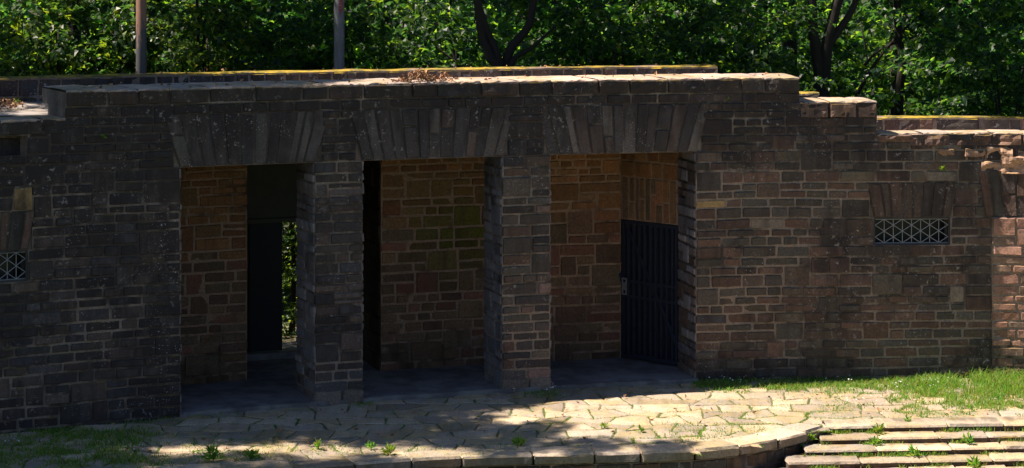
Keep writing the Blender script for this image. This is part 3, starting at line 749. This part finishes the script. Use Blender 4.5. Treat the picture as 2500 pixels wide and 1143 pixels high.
def gdens(px, py):
    """how grassy the terrace is at a place of the photograph's plan"""
    d = 0
    d = max(d, 1.1 * sm(1650, 1720, px) * sm(.0, .6, 1 - abs(py - 935) / (34 + 22 * sm(1900, 2450, px))))
    d = max(d, sm(1990, 2250, px) * sm(1048, 990, py) * 1.0)
    d = max(d, .30 * sm(1550, 2100, px) * sm(1050, 1000, py) * sm(960, 985, py))
    d = max(d, .9 * sm(520, 330, px) * sm(1028, 1060, py))
    d = max(d, .42 * sm(760, 500, px) * sm(1020, 1100, py))
    d = max(d, .35 * sm(1075, 1095, py) * sm(1320, 1250, px))
    d = max(d, .35 * sm(1580, 1640, px) * sm(1025, 1040, py) * sm(1085, 1070, py) * sm(1900, 1840, px))
    d = max(d, .8 * sm(.0, 1, 1 - abs(px - 1330) / 95) * sm(.0, 1, 1 - abs(py - 962) / 16))
    d = max(d, .7 * sm(.0, 1, 1 - abs(px - 420) / 330) * sm(.0, 1, 1 - abs(py - (1012 + (440 - px) * .09)) / 26))
    d = max(d, .6 * sm(.0, 1, 1 - abs(px - 905) / 70) * sm(.0, 1, 1 - abs(py - 988) / 16))
    return d
P = []; Hh = []
def add_blade(x, y, h, z=-.02): P.append((x, y, z)); Hh.append(h)
for _ in range(470000):
    x = rng.uniform(-7.2, 9.4); y = rng.uniform(22.6, 29.6)
    if y < edgeY(x) + .03: continue
    px, py = proj((x, y, 0))
    if px < -60 or px > 2950 or py > 1160: continue
    d = gdens(px, py)
    if d <= .02: continue
    cl_ = nz(x * 1.7, y * 1.7, 2) * .6 + nz(x * 4.5, y * 4.5, 5) * .5 + .45
    if rng.random() > d * cl(cl_ * 2.2 - .65 + .5 * max(0, d - .6)): continue
    add_blade(x, y, rng.uniform(.025, .075) * (.7 + .7 * d) * (1 + 1.2 * sm(2100, 2420, px) * sm(990, 940, py)))
for a, b in joints:                                           # in the joints of the paving
    m_ = (a + b) / 2; px, py = proj(m_)
    if px < -60 or px > 2950: continue
    base = .35 + .75 * sm(1150, 1500, px) * sm(985, 1010, py) + .7 * sm(1600, 2100, px) + .5 * sm(900, 300, px) * sm(990, 1060, py)
    k = cl(nz(m_.x * 1.1, m_.y * 1.1, 9) * 1.5 + .65) * base
    for _ in range(int(46 * k * rng.uniform(.2, 1.5))):
        p = a.lerp(b, rng.random()); add_blade(p.x + rng.gauss(0, .012), p.y + rng.gauss(0, .012), rng.uniform(.012, .04))
for k in range(0, 6):                                          # at the foot of each riser
    for _ in range(1100):
        x = rng.uniform(3.2, 6.2); q = nz(x * 3.1, k * 5.3, 1) + .12
        if rng.random() > q * 1.9: continue
        add_blade(x, SY0 + SSL * (x - SX0) - TR * k - rng.uniform(.005, .05), rng.uniform(.02, .085), -RI * (k + 1))
P = np.array(P); Hh = np.array(Hh); n = len(P)
tint = GREENS[nr.randint(0, len(GREENS), n)] * nr.uniform(.7, 1.25, (n, 1))
dry = nr.rand(n) < .12; tint[dry] = np.array((.30, .24, .10)) * nr.uniform(.7, 1.1, (dry.sum(), 1))
V, Fc, tc = blades(P, Hh, nr.uniform(.006, .012, n), nr.uniform(.2, 1.0, n), tint)
kind(np_mesh("grass", V, Fc, tc, M_GRASS), "stuff", "short green grass growing along the wall foot and between the paving stones", "grass")
# small white flowers in it
fv = []; ff = []
for (px, py, r_, cnt) in ((2280, 938, 30, 26), (2190, 948, 22, 20), (1780, 932, 70, 34), (1335, 950, 25, 16), (320, 1105, 35, 14), (2060, 932, 60, 16), (1250, 958, 18, 10), (60, 1085, 60, 10), (2120, 985, 90, 14)):
    for _ in range(cnt):
        x, y, _z = gnd(px + rng.gauss(0, r_ * .5), py + rng.gauss(0, 5)); z = rng.uniform(.03, .08); r0 = rng.uniform(.006, .012); o = len(fv); tl = rng.uniform(-.006, .006)
        for k in range(6): fv.append((x + r0 * math.cos(k * 1.047), y + r0 * math.sin(k * 1.047) * .8, z + tl * math.sin(k * 1.047) + rng.uniform(-.003, .003)))
        fv.append((x, y, z + .005)); ff += [(o + k, o + (k + 1) % 6, o + 6) for k in range(6)]
kind(np_mesh("wildflowers", np.array(fv), ff, np.array((.7, .7, .7)), M_FLOWER), "stuff", "tiny white flowers scattered in the grass", "wildflowers")

# ------------------------------------------------------------------ leaves
LG = np.array([(.008, .025, .009), (.011, .032, .009), (.008, .024, .012), (.020, .047, .009), (.011, .032, .015), (.045, .080, .010)])
def leaf_mesh(C, Dr, L, wid=.42, up=None, tint=LG, fold=.18):
    """folded two-triangle leaves: C base points, Dr directions, L lengths"""
    n = len(C); Dr = Dr / np.linalg.norm(Dr, axis=1, keepdims=True)
    if up is None: up = np.array((0, 0, 1.0)) + nr.normal(0, .45, (n, 3))
    S = np.cross(Dr, up); S /= np.linalg.norm(S, axis=1, keepdims=True) + 1e-6; U = np.cross(S, Dr)
    Lc = L[:, None]; mid = C + Dr * Lc * .45 + U * Lc * fold
    V = np.stack([C, mid - U * Lc * fold * .0 + S * Lc * wid, C + Dr * Lc - U * Lc * .12, mid - S * Lc * wid, C + Dr * Lc * .5], 1).reshape(-1, 3)
    b = np.arange(n)[:, None] * 5; f = np.concatenate([b + [[0, 4, 1]], b + [[1, 4, 2]], b + [[0, 3, 4]], b + [[3, 2, 4]]])
    t = tint[nr.randint(0, len(tint), n)] * nr.uniform(.75, 1.3, (n, 1)); return V, f, np.repeat(t, 5, 0)
def sprays(nsp, per, rx, ry, rz, length, leaf, shell=.35, droop=.25, tint=LG, gaps=0.0):
    """layered leafy twigs filling an ellipsoid"""
    C = []; D = []
    for _ in range(nsp):
        while True:
            p = nr.uniform(-1, 1, 3); r_ = np.linalg.norm(p)
            if shell < r_ < 1 and nz(p[0] * 2.1, p[1] * 2.1, p[2] * 2.1 + nsp) > gaps - .6: break
        c = p * (rx, ry, rz); a = math.atan2(p[1], p[0]) + nr.normal(0, .8); d = np.array((math.cos(a), math.sin(a), -droop + nr.normal(0, .2)))
        sd = np.array((-math.sin(a), math.cos(a), 0)); t = nr.rand(per); side = nr.choice((-1, 1), per)
        q = c + np.outer((t - .5) * length, d) + np.outer(side * nr.uniform(0, .22, per) * length * (1.1 - t), sd) + nr.normal(0, .03, (per, 3)) * length
        C.append(q); D.append(d * .8 + np.outer(side, sd) * .7 + nr.normal(0, .35, (per, 3)) + (0, 0, -.15))
    C = np.concatenate(C); D = np.concatenate(D)
    return leaf_mesh(C, D, nr.uniform(.6, 1.15, len(C)) * leaf, tint=tint)
def data(name, arr, m): o = np_mesh(name, *arr, m); me = o.data; bpy.data.objects.remove(o); return me
BUSH = [data("foliage", sprays(210, 26, 1.7, 1.3, 2.3, .8, .135, .15, gaps=.3), M_LEAF), data("foliage", sprays(180, 28, 1.5, 1.4, 2.0, .85, .14, .1, gaps=.5), M_LEAF), data("foliage", sprays(240, 24, 1.9, 1.2, 2.6, .8, .125, .2, gaps=.45), M_LEAF)]
CROWN = [data("crown", sprays(420, 30, 3.0, 3.0, 2.4, 1.1, .15, .25, gaps=.25), M_LEAF), data("crown", sprays(380, 30, 2.6, 2.9, 2.0, 1.1, .16, .2, gaps=.4), M_LEAF)]

def child(me, name, parent, loc, rz=0, sc=(1, 1, 1)):
    o = bpy.data.objects.new(name, me); COL.objects.link(o); o.parent = parent; o.location = loc; o.rotation_euler = (0, 0, rz); o.scale = sc; return o
def stems(parent, paths, name="trunk"):
    m = MB(); L0 = parent.location
    for pts, r0, r1 in paths:
        P_ = catmull([Vector(p) for p in pts], 5); n = len(P_)
        P_ = [p + Vector((.03 * nz(p.z * .9, p.x, 3), .03 * nz(p.z * .9, p.x, 8), 0)) for p in P_]
        m.tube(P_, [r0 + (r1 - r0) * i / (n - 1) for i in range(n)], 9)
    return m.build(name, M_BARK, parent, smooth=True)
def at(px, py, Y): return ((px - CX) / F * Y, Y, H - (py - HY) / F * Y)

# bushes of the understorey behind the parapet
bushes = [
 (-40, 33.0, 2.2, "leafy bush at the far left above the moss-lit end of the rear parapet", 1.0),
 (170, 34.0, 2.6, "dense bush with small sunlit leaves left of the brown pole", 1.0),
 (305, 35.5, 2.9, "bush growing directly behind the brown pole", 1.05),
 (455, 33.4, 2.5, "bright sunlit bush just right of the brown pole", .95),
 (640, 36.0, 2.4, "deeply shaded dark bush midway between the two poles", 1.1),
 (735, 33.6, 2.1, "shaded bush just left of the grey pole with the red paint", .9),
 (930, 34.2, 2.5, "bush with scattered bright leaves right of the grey pole", 1.0),
 (1075, 38.5, 2.8, "yellow-green bush glowing in the sun left of the forked trunk", 1.1),
 (1360, 34.6, 2.3, "dark bush right of the forked trunk in the middle", 1.0),
 (1540, 33.2, 2.4, "bush with large pale glossy leaves behind the right half of the rear parapet", .9),
 (1680, 34.8, 2.8, "tall leafy bush behind the right end of the upper rear parapet", 1.05),
 (1830, 33.0, 2.3, "glossy green bush left of the dark forked trunk at the right", .95),
 (1930, 36.8, 2.0, "dark low bush at the foot of the right forked trunk", 1.0),
 (2160, 39.0, 2.6, "sunlit yellow-green bush crossed by a slanting branch", 1.1),
 (2320, 34.8, 2.2, "dim bush above the lower rear parapet at the right", 1.05),
 (2480, 33.6, 2.1, "dark bush at the far right edge above the mossy parapet", 1.0),
]
for i, (px, Y, zc, lab, s) in enumerate(bushes):
    x = (px - CX) / F * Y; z0 = gz(x, Y); b = empty("bush", (x, Y, z0), lab, "bush", "bushes behind the rear parapet")
    child(BUSH[i % 3], "foliage", b, (0, 0, zc - z0 + .5), rng.uniform(0, 6.3), (s, s, s * rng.uniform(.9, 1.1)))
    stems(b, [([(x + rng.uniform(-.1, .1), Y, z0 - .1), (x + rng.uniform(-.3, .3), Y, z0 + 1.4), (x + rng.uniform(-.7, .7), Y + rng.uniform(-.3, .3), zc + 1.6)], .045, .012) for _ in range(3)], "stem")
# bush seen through the rear doorway
px = 712; d_ = wall(pu(px, -5.0), -5.0, 0); b = empty("bush", (d_[0], d_[1], -.05), "small sunlit bush seen through the rear doorway", "bush")
child(BUSH[0], "foliage", b, (0.1, 0, .9), 1.0, (.42, .42, .5)); stems(b, [([(d_[0], d_[1], -.1), (d_[0] + .03, d_[1], .9), (d_[0] - .04, d_[1], 2.2)], .05, .02)], "stem")
d_ = wall(pu(660, -10), -10, 0); b = empty("bush", (d_[0], d_[1], -.05), "dark bush farther behind the rear doorway", "bush"); child(BUSH[2], "foliage", b, (0, 0, 1.7), 2.0, (.9, .9, .8)); stems(b, [([(d_[0], d_[1], -.1), (d_[0], d_[1], 2.2)], .05, .02)], "stem")

# trees: trunks that show
def tree(lab, paths, crowns, base, group="trees behind the building"):
    t = empty("tree", base, lab, "tree", group); stems(t, paths)
    for (x, y, z, s, k) in crowns: child(CROWN[k], "crown", t, (x - base[0], y - base[1], z - base[2]), rng.uniform(0, 6.3), (s, s, s * .9))
    return t
Y = 33.0; b0 = at(1218, 210, Y); bz = gz(b0[0], Y)
tree("forked dark tree with several splayed trunks, rising behind the middle of the parapet",
     [([(b0[0], Y, bz - .2), at(1218, 230, Y), at(1192, 130, Y), at(1168, 0, Y), (b0[0] - .5, Y, 9)], .10, .05),
      ([at(1222, 250, Y), at(1218, 150, Y), at(1188, 70, Y), at(1150, -60, Y), (b0[0] - 1.3, Y + .5, 8)], .06, .04),
      ([at(1222, 250, Y + .1), at(1240, 130, Y + .1), at(1290, 60, Y + .2), at(1320, -60, Y + .4), (b0[0] + 1.6, Y + .8, 8)], .08, .04),
      ([at(1226, 250, Y - .1), at(1250, 150, Y), at(1300, 115, Y), at(1360, 60, Y)], .06, .015)],
     [(b0[0] - .9, Y, 9.3, .35, 0), (b0[0] + .7, Y + 1, 9.0, .3, 1)], (b0[0], Y, bz))
Y = 34.0; b0 = at(2005, 230, Y); bz = gz(b0[0], Y)
tree("dark tree splitting into two upright trunks and a leaning limb at the right",
     [([(b0[0], Y, bz - .2), at(2003, 240, Y), at(1990, 110, Y), at(1982, 0, Y), (b0[0] - .3, Y, 9)], .11, .06),
      ([at(2010, 250, Y), at(2018, 120, Y), at(2040, 20, Y), at(2062, -80, Y), (b0[0] + .7, Y + .4, 8)], .10, .06),
      ([at(2022, 110, Y), at(2048, 75, Y), at(2080, 25, Y), at(2105, -40, Y)], .07, .04)],
     [(b0[0] - .1, Y + .5, 9.6, .5, 1), (b0[0] + 1.0, Y - .3, 10.5, .6, 0)], (b0[0], Y, bz))
Y = 35.2; b0 = at(2195, 240, Y); bz = gz(b0[0], Y)
tree("thin tree with long slanting branches low over the parapet at the right",
     [([(b0[0], Y, bz - .2), at(2196, 260, Y), at(2200, 150, Y), at(2190, 0, Y), (b0[0], Y, 8)], .08, .05),
      ([at(2090, 235, Y), at(2130, 165, Y), at(2170, 110, Y), at(2230, 50, Y), at(2260, 20, Y)], .035, .012),
      ([at(2110, 160, Y), at(2150, 120, Y), at(2230, 90, Y)], .028, .012)],
     [(b0[0] + .6, Y + 1, 9.2, .8, 1)], (b0[0], Y, bz))
Y = 36.0; b0 = at(1010, 160, Y); bz = gz(b0[0], Y)
tree("slender branching sapling between the grey pole and the forked trunk",
     [([(b0[0] + .35, Y, bz - .2), at(1115, 165, Y), at(1085, 90, Y), at(1045, 30, Y), at(1010, -60, Y)], .045, .02),
      ([at(1125, 170, Y), at(1100, 110, Y), at(1095, 40, Y), at(1110, -40, Y)], .035, .015),
      ([at(1110, 150, Y), at(1060, 110, Y), at(1030, 60, Y)], .022, .01)], [(b0[0], Y, 8.0, .55, 1)], (b0[0] + .35, Y, bz))
Y = 34.6; b0 = at(478, 160, Y); bz = gz(b0[0], Y)
tree("pair of thin dark saplings standing in the sunlit bush beside the brown pole",
     [([(b0[0], Y, bz - .2), at(482, 150, Y), at(484, 60, Y), at(478, -60, Y)], .03, .02), ([(b0[0] + .1, Y, bz - .2), at(497, 150, Y), at(500, 60, Y), at(515, -60, Y)], .024, .016)], [(b0[0] - 1, Y, 7.8, .5, 0)], (b0[0], Y, bz))
# trees whose crowns shade the forest edge
for (x, Y, zc, s, k, lab) in ((-11.5, 35, 9.5, .5, 0, "big leafy tree behind the left end of the building"), (-7.3, 37, 10, .45, 1, "tree with a high crown between the two poles"), (4.4, 36.5, 9.6, .6, 1, "tree with a high crown behind the upper right coping end"), (6.4, 38, 10.2, .9, 0, "tree behind the lower wall at the right"), (10.5, 35, 9, 1.0, 1, "broad tree beyond the right end of the building")):
    z0 = gz(x, Y); tree(lab, [([(x, Y, z0 - .2), (x + .1, Y, 4), (x - .1, Y + .2, zc)], .17, .06), ([(x + .1, Y, 5.4), (x + 1, Y + .5, 7.2), (x + 1.7, Y + .6, zc)], .08, .03)], [(x, Y, zc, s, k)], (x, Y, z0))
# trees on the left that throw their shade over the terrace
for (x, Y, zc, s, k, lab) in ((-12.2, 22.9, 8.8, .6, 0, "spreading tree left of the terrace, nearest the steps"), (-12.6, 27.0, 9.2, .65, 1, "spreading tree beside the left end of the curved wall"), (-15.0, 25.2, 11.5, .8, 0, "tallest tree left of the terrace"), (-10.2, 29.3, 8.6, .75, 1, "tree beside the rear corner of the building at the left"), (-11.0, 19.6, 8.4, .7, 1, "tree left of the auditorium slope")):
    z0 = gz(x - 3, Y); tree(lab, [([(x - 2.2, Y, z0 - .2), (x - 2.0, Y, 4), (x - .3, Y + .2, zc)], .2, .06), ([(x - 2, Y, 4.4), (x - 2.6, Y + .8, 7), (x - 2.2, Y + 1.2, zc)], .1, .03)], [(x, Y, zc, s, k), (x - 1.5, Y + 1, zc + 1.6, s * .8, 1 - k)], (x - 2.2, Y, z0), "shade trees left of the terrace")
tl = [o for o in COL.objects if o.get("group") == "shade trees left of the terrace"]
for ix in range(14):
    for iy in range(12):
        hx = -7.4 + ix * .58 + nr.uniform(-.2, .2); hy = 22.6 + iy * .85 + nr.uniform(-.2, .2); zc = nr.uniform(8.0, 10.5)
        lim = (-.35 if hy > 24.8 else -.9) + .3 * math.sin(hy * 2.1)
        if hx > lim + .1 or (hy < 23.9 and hx > -3.6 and nr.rand() < .4) or (23.9 < hy < 24.8 and hx > -4.2 and nr.rand() < .88) or hy > 29.2: continue
        if 25.8 < hy < 28.6 and -4.1 < hx < -2.3 and nr.rand() < .8: continue
        x = hx - zc * .674; y = hy - zc * .03; t = min(tl, key=lambda o: (o.location.x + 2.2 - x) ** 2 + (o.location.y - y) ** 2)
        child(CROWN[(ix + iy) % 2], "crown", t, (x - t.location.x, y - t.location.y, zc - t.location.z), nr.uniform(0, 6.3), (.26, .26, .26))
for hx, hy, k in ((.1, 24.5, .2), (.9, 24.45, .16), (1.7, 24.4, .13), (.3, 25.35, .15)):
    zc = 9.0; x = hx - zc * .674; y = hy - zc * .03; t = min(tl, key=lambda o: (o.location.x - x) ** 2 + (o.location.y - y) ** 2)
    child(CROWN[1], "crown", t, (x - t.location.x, y - t.location.y, zc - t.location.z), 1.0, (k * 1.3, k * .8, k))
# far wood that closes the view
# the closed part of the canopy over the forest edge, limb by limb, with sun holes left in it
trees_b = [o for o in COL.objects if o.name.startswith("tree") and o.get("group") == "trees behind the building"]
HOLES = ((-7.2, -6.6), (-5.3, -4.5), (-2.2, -2.0), (-1.5, -.5), (1.4, 2.0), (3.2, 3.7), (5.1, 6.2))
for ix in range(38):
    for iy in range(8):
        x = -16 + ix * .66 + nr.uniform(-.3, .3); y = (31.6 + iy * 1.6 if iy < 6 else 32.6 + (iy - 6) * 2.4) + nr.uniform(-.5, .5); zc = nr.uniform(8.2, 10.5) if iy < 6 else nr.uniform(6.3, 7.3); hit = x + (zc - 4.3) * .674  # lower last rows: unseen crowns added to keep sky light off the bushes
        if any(a - .5 < hit < b + .5 for a, b in HOLES) or nr.rand() < .03: continue
        if y < 34.2 and abs(x + (zc - 1) * .674 + 3.05) < 1.0: continue
        t = min(trees_b, key=lambda o: (o.location.x - x) ** 2 + (o.location.y - y) ** 2)
        child(CROWN[ix % 2], "crown", t, (x - t.location.x, y - t.location.y, zc - t.location.z), nr.uniform(0, 6.3), (.36, .36, .36))
C = []; D = []
for _ in range(2600):
    y = nr.uniform(44, 54); x = nr.uniform(-.30, .30) * y; z = gz(x, y) + abs(nr.normal(0, 3.2)) + .2
    k = 16; q = np.array((x, y, z)) + nr.normal(0, 1, (k, 3)) * (.55, .4, .2); C.append(q); D.append(nr.normal(0, 1, (k, 3)) * (1, 1, .35) + (0, 0, -.2))
C = np.concatenate(C); D = np.concatenate(D)
kind(np_mesh("woodland", *leaf_mesh(C, D, nr.uniform(.16, .3, len(C)), tint=LG * 1.25), M_LEAF), "stuff", "mass of leaves of the wood far behind the building", "woodland")

# ------------------------------------------------------------------ poles
def polemat(name, kind_):
    m, n, no, li, bs = mat(name); P = N(no, "ShaderNodeNewGeometry").outputs[0]; sx = N(no, "ShaderNodeSeparateXYZ"); li.new(P, sx.inputs[0])
    f = noise_(no, li, P, 9, 6, .6, (2.2, 2.2, .7)); f2 = noise_(no, li, P, 40, 4, .6, (1, 1, .3))
    if kind_ == 0:
        h = math_(no, li, 'ADD', sx.outputs[2], math_(no, li, 'MULTIPLY', math_(no, li, 'SUBTRACT', f, .5), 1.4))
        c = mix_(no, li, ramp_(no, li, h, 4.20, 4.26), (.075, .072, .085), (.24, .125, .09))
    else: c = mix_(no, li, ramp_(no, li, f, .4, .65), (.13, .13, .15), (.17, .17, .195))
    k = math_(no, li, 'MULTIPLY_ADD', f2, .6); no[k.node.name].inputs[2].default_value = .7
    li.new(mix_(no, li, 1.0, c, k, 'MULTIPLY'), bs.inputs["Base Color"]); bs.inputs["Roughness"].default_value = .6; return m
for i, (px, Y, lab) in enumerate(((345, 31.6, "tall round pole with peeling brown paint over dark grey, behind the parapet"), (828, 32.2, "tall round grey metal pole with red paint marks near the top of view"))):
    x = (px - CX) / F * Y; z0 = gz(x, Y); p = empty("pole", (x, Y, z0), lab, "pole", "poles behind the rear parapet")
    r0 = 13 / F * Y; m = MB(); m.tube([(x, Y, z0 - .2), (x, Y, 4), (x, Y, 8.5)], [r0 * 1.03, r0, r0 * .9], 24); mt = polemat("pole_paint", i); m.build("shaft", mt, p, smooth=True)
    m = MB(); m.tube([(x, Y, 8.5), (x, Y, 8.56), (x, Y, 8.6)], [r0 * 1.05, r0 * 1.05, r0 * .4], 20); m.build("cap", M_STEEL, p)
    m = MB(); m.tube([(x, Y, z0 - .02), (x, Y, z0 + .03)], [r0 * 2.2, r0 * 2.2], 16); m.build("base_plate", M_STEEL, p)
    if i == 1:
        red = simple("red_spray_paint", (.22, .045, .055), .6, 0, .5, 40); pk = simple("pink_spray_paint", (.42, .20, .20), .6, 0, .3, 40)
        def on(a, z, rr=1.012): return (x + r0 * rr * math.sin(a), Y - r0 * rr * math.cos(a), z)
        m = MB(); v = []; n = 10; zt = 5.0; zb = H - (26 - HY) / F * Y
        for j in range(9):
            for k in range(n + 1):
                a = .0 + .85 * k / n; z = zb + (zt - zb) * j / 8 - (.07 * max(0, nz(k * .9, 1, 2)) + (.05 if k in (3, 4) else 0) if j == 0 else 0); v.append(on(a, z, 1.006))
        m.add(v, [(j * (n + 1) + k, j * (n + 1) + k + 1, (j + 1) * (n + 1) + k + 1, (j + 1) * (n + 1) + k) for j in range(8) for k in range(n)]); m.build("red_paint", red, p)
        m = MB(); zz = H - (17 - HY) / F * Y; s_ = .032
        S = [(.75, .9), (.35, 1.0), (.05, .7), (.3, .35), (.7, .1), (.8, -.4), (.45, -.75), (.05, -.55)]
        m.tube([on(.42 + (a - .4) * .75, zz + b * s_) for a, b in S], [.0035] * len(S), 6)
        for dz in (.062, .10, .14):
            S = [(.05, 1), (.05, -.6), (.05, .3), (.5, .6), (.75, .2), (.5, -.4)]
            m.tube([on(.42 + (a - .4) * .75, zz + dz + b * s_ * .45) for a, b in S], [.003] * len(S), 6)
        m.build("graffiti", pk, p)

# ------------------------------------------------------------------ small plants and dead leaves
def weed(name, base, nleaf, L, lab, cat, group=None, tint=GREENS, out=.7, stemh=.0, seed=1):
    st = np.random.RandomState(seed); t = empty(name, base, lab, cat, group)
    a = st.uniform(0, 6.283, nleaf); el = st.uniform(.1, 1.3, nleaf); Dr = np.stack([np.cos(a) * np.cos(el) * out, np.sin(a) * np.cos(el) * out - .1, np.sin(el)], 1)
    C = np.array(base) + Dr * st.uniform(.1, .9, (nleaf, 1)) * L * 1.2 + np.stack([np.zeros(nleaf), np.zeros(nleaf), st.uniform(0, 1, nleaf) * stemh], 1)
    np_mesh("leaves", *leaf_mesh(C, Dr, st.uniform(.55, 1.1, nleaf) * L, wid=.2, tint=tint), M_GRASS, t)
    m = MB()
    for k in range(4):
        e = C[k]; m.tube([base, tuple((np.array(base) + e) / 2 + (0, 0, .01)), tuple(e)], [.004, .003, .002], 5, (.1, .15, .03))
    m.build("stem", M_GRASS, t)
weed("weed", gnd(950, 1117), 46, .075, "bright leafy weed on the very edge of the kerb, largest of the weeds", "weed", "weeds on the terrace", stemh=.06, seed=2)
weed("weed", gnd(522, 1128), 60, .10, "broad bushy weed at the bottom left of the paving", "weed", "weeds on the terrace", stemh=.05, seed=3)
weed("weed", gnd(612, 1121), 34, .08, "low weed just right of the bushy weed at the bottom left", "weed", "weeds on the terrace", seed=4)
weed("weed", gnd(775, 1098), 34, .07, "weed in the sun patch left of the middle of the paving", "weed", "weeds on the terrace", seed=5)
weed("weed", gnd(905, 1098), 30, .065, "weed in a joint above the kerb weed", "weed", "weeds on the terrace", seed=6)
weed("weed", gnd(1270, 1090), 46, .075, "weed at the shade's edge near the kerb in the middle", "weed", "weeds on the terrace", seed=7)
weed("weed", gnd(1475, 1046), 26, .055, "small sunlit weed alone in the middle of the bright paving", "weed", "weeds on the terrace", seed=8)
weed("weed", gnd(1565, 1056), 30, .055, "sunlit weed between the lone small weed and the kerb curve", "weed", "weeds on the terrace", seed=9)
weed("weed", gnd(2215, 1030), 30, .055, "dark-tipped tuft just above the top of the steps", "weed", "weeds on the terrace", seed=10)
weed("weed", (gnd(2150, 1054)[0], SY0 - .03, -.06), 46, .075, "leafy weed growing against the topmost riser", "weed", "weeds on the steps", seed=11)
weed("weed", (gnd(2150, 1080)[0], SY0 - .03 - TR, -.06 - RI), 40, .07, "leafy weed against the second riser, under the topmost one", "weed", "weeds on the steps", seed=12)
weed("weed", (gnd(1992, 1080)[0], SY0 - .2, -.1), 50, .07, "shaded weed in the corner where the steps meet the kerb", "weed", "weeds on the steps", seed=13)
weed("weed", (gnd(2380, 1074)[0], SY0 + .05 - TR, -.06 - RI), 36, .08, "grassy weed on the second riser near the right edge", "weed", "weeds on the steps", seed=14)
weed("weed", (gnd(2255, 1100)[0], SY0 + .0 - 2 * TR, -.06 - 2 * RI), 36, .08, "upright weed on the third riser", "weed", "weeds on the steps", seed=15)
weed("weed", (gnd(2420, 1128)[0], SY0 - .02 - 3 * TR, -.06 - 3 * RI), 46, .09, "bushy weed low on the steps at the right edge", "weed", "weeds on the steps", seed=16)
for px, py, nl, L, lab, sd in ((2297, 418, 22, .055, "small bright plant sprouting from the wall above the right window", 21), (1776, 244, 14, .03, "tiny green plant in a joint below the upper coping's right end", 22), (252, 338, 22, .04, "green plant rooted in the dark wall at the upper left", 23), (1745, 490, 8, .0, "", 0)):
    if L: u = pu(px); weed("wall_plant", wall(u, .02, pz(px, py)), nl, L, lab, "plant", "plants rooted in the wall", seed=sd)
# heap of dead brown leaves on the coping
def litter(name, pts, L, lab, cat, stuff=False):
    n = len(pts); Dr = nr.normal(0, 1, (n, 3)) * (1, 1, .6); t = np.array([(.36, .18, .09), (.28, .14, .07), (.42, .24, .12), (.2, .10, .055)])
    o = np_mesh(name, *leaf_mesh(np.array(pts), Dr, nr.uniform(.5, 1.2, n) * L, wid=.3, up=nr.normal(0, 1, (n, 3)), tint=t, fold=.3), M_DRY); return o
pts = []
for _ in range(330):
    px = rng.gauss(1035, 30) if rng.random() < .6 else rng.uniform(988, 1108); u = pu(px); h = .10 * math.exp(-((px - 1028) / 30) ** 2) + .06 * math.exp(-((px - 1088) / 14) ** 2) + .03
    pts.append(wall(u, -rng.uniform(.0, .22), ZT + .01 + rng.random() * h))
tag(litter("dead_leaf_heap", pts, .055, "heap", "x"), "small heap of dead brown leaves and stalks on the upper coping", "leaf heap")
pts = []
for _ in range(700):
    u = pu(rng.uniform(-120, 170)); pts.append(wall(u, rng.uniform(-2.75, -1.9), 3.5 + .05 * rng.random()))
for _ in range(60):
    u = rng.uniform(uS[1], uS[2]); pts.append(wall(u, -abs(rng.gauss(0, .3)), ZT + .014))
for _ in range(40):
    u = rng.uniform(UA * .5, pu(1752, NR0)); pts.append(wall(u, NR0 - rng.uniform(.02, .35), 3.80 + .02))
for _ in range(160):
    x = rng.uniform(-5, 6); y = rng.uniform(24, 28)
    if y > edgeY(x) and wu(x, y)[1] > .05: pts.append((x, y, .012))
kind(litter("leaf_litter", pts, .06, "", ""), "stuff", "brown leaf litter lying on the roof strip at the upper left", "leaf litter")
for _ in (0,):
    u = pu(30, -2.4); weed("weed", wall(u, -2.2, 3.5), 20, .06, "small weed among the leaf litter on the roof at the upper left", "weed", seed=30)
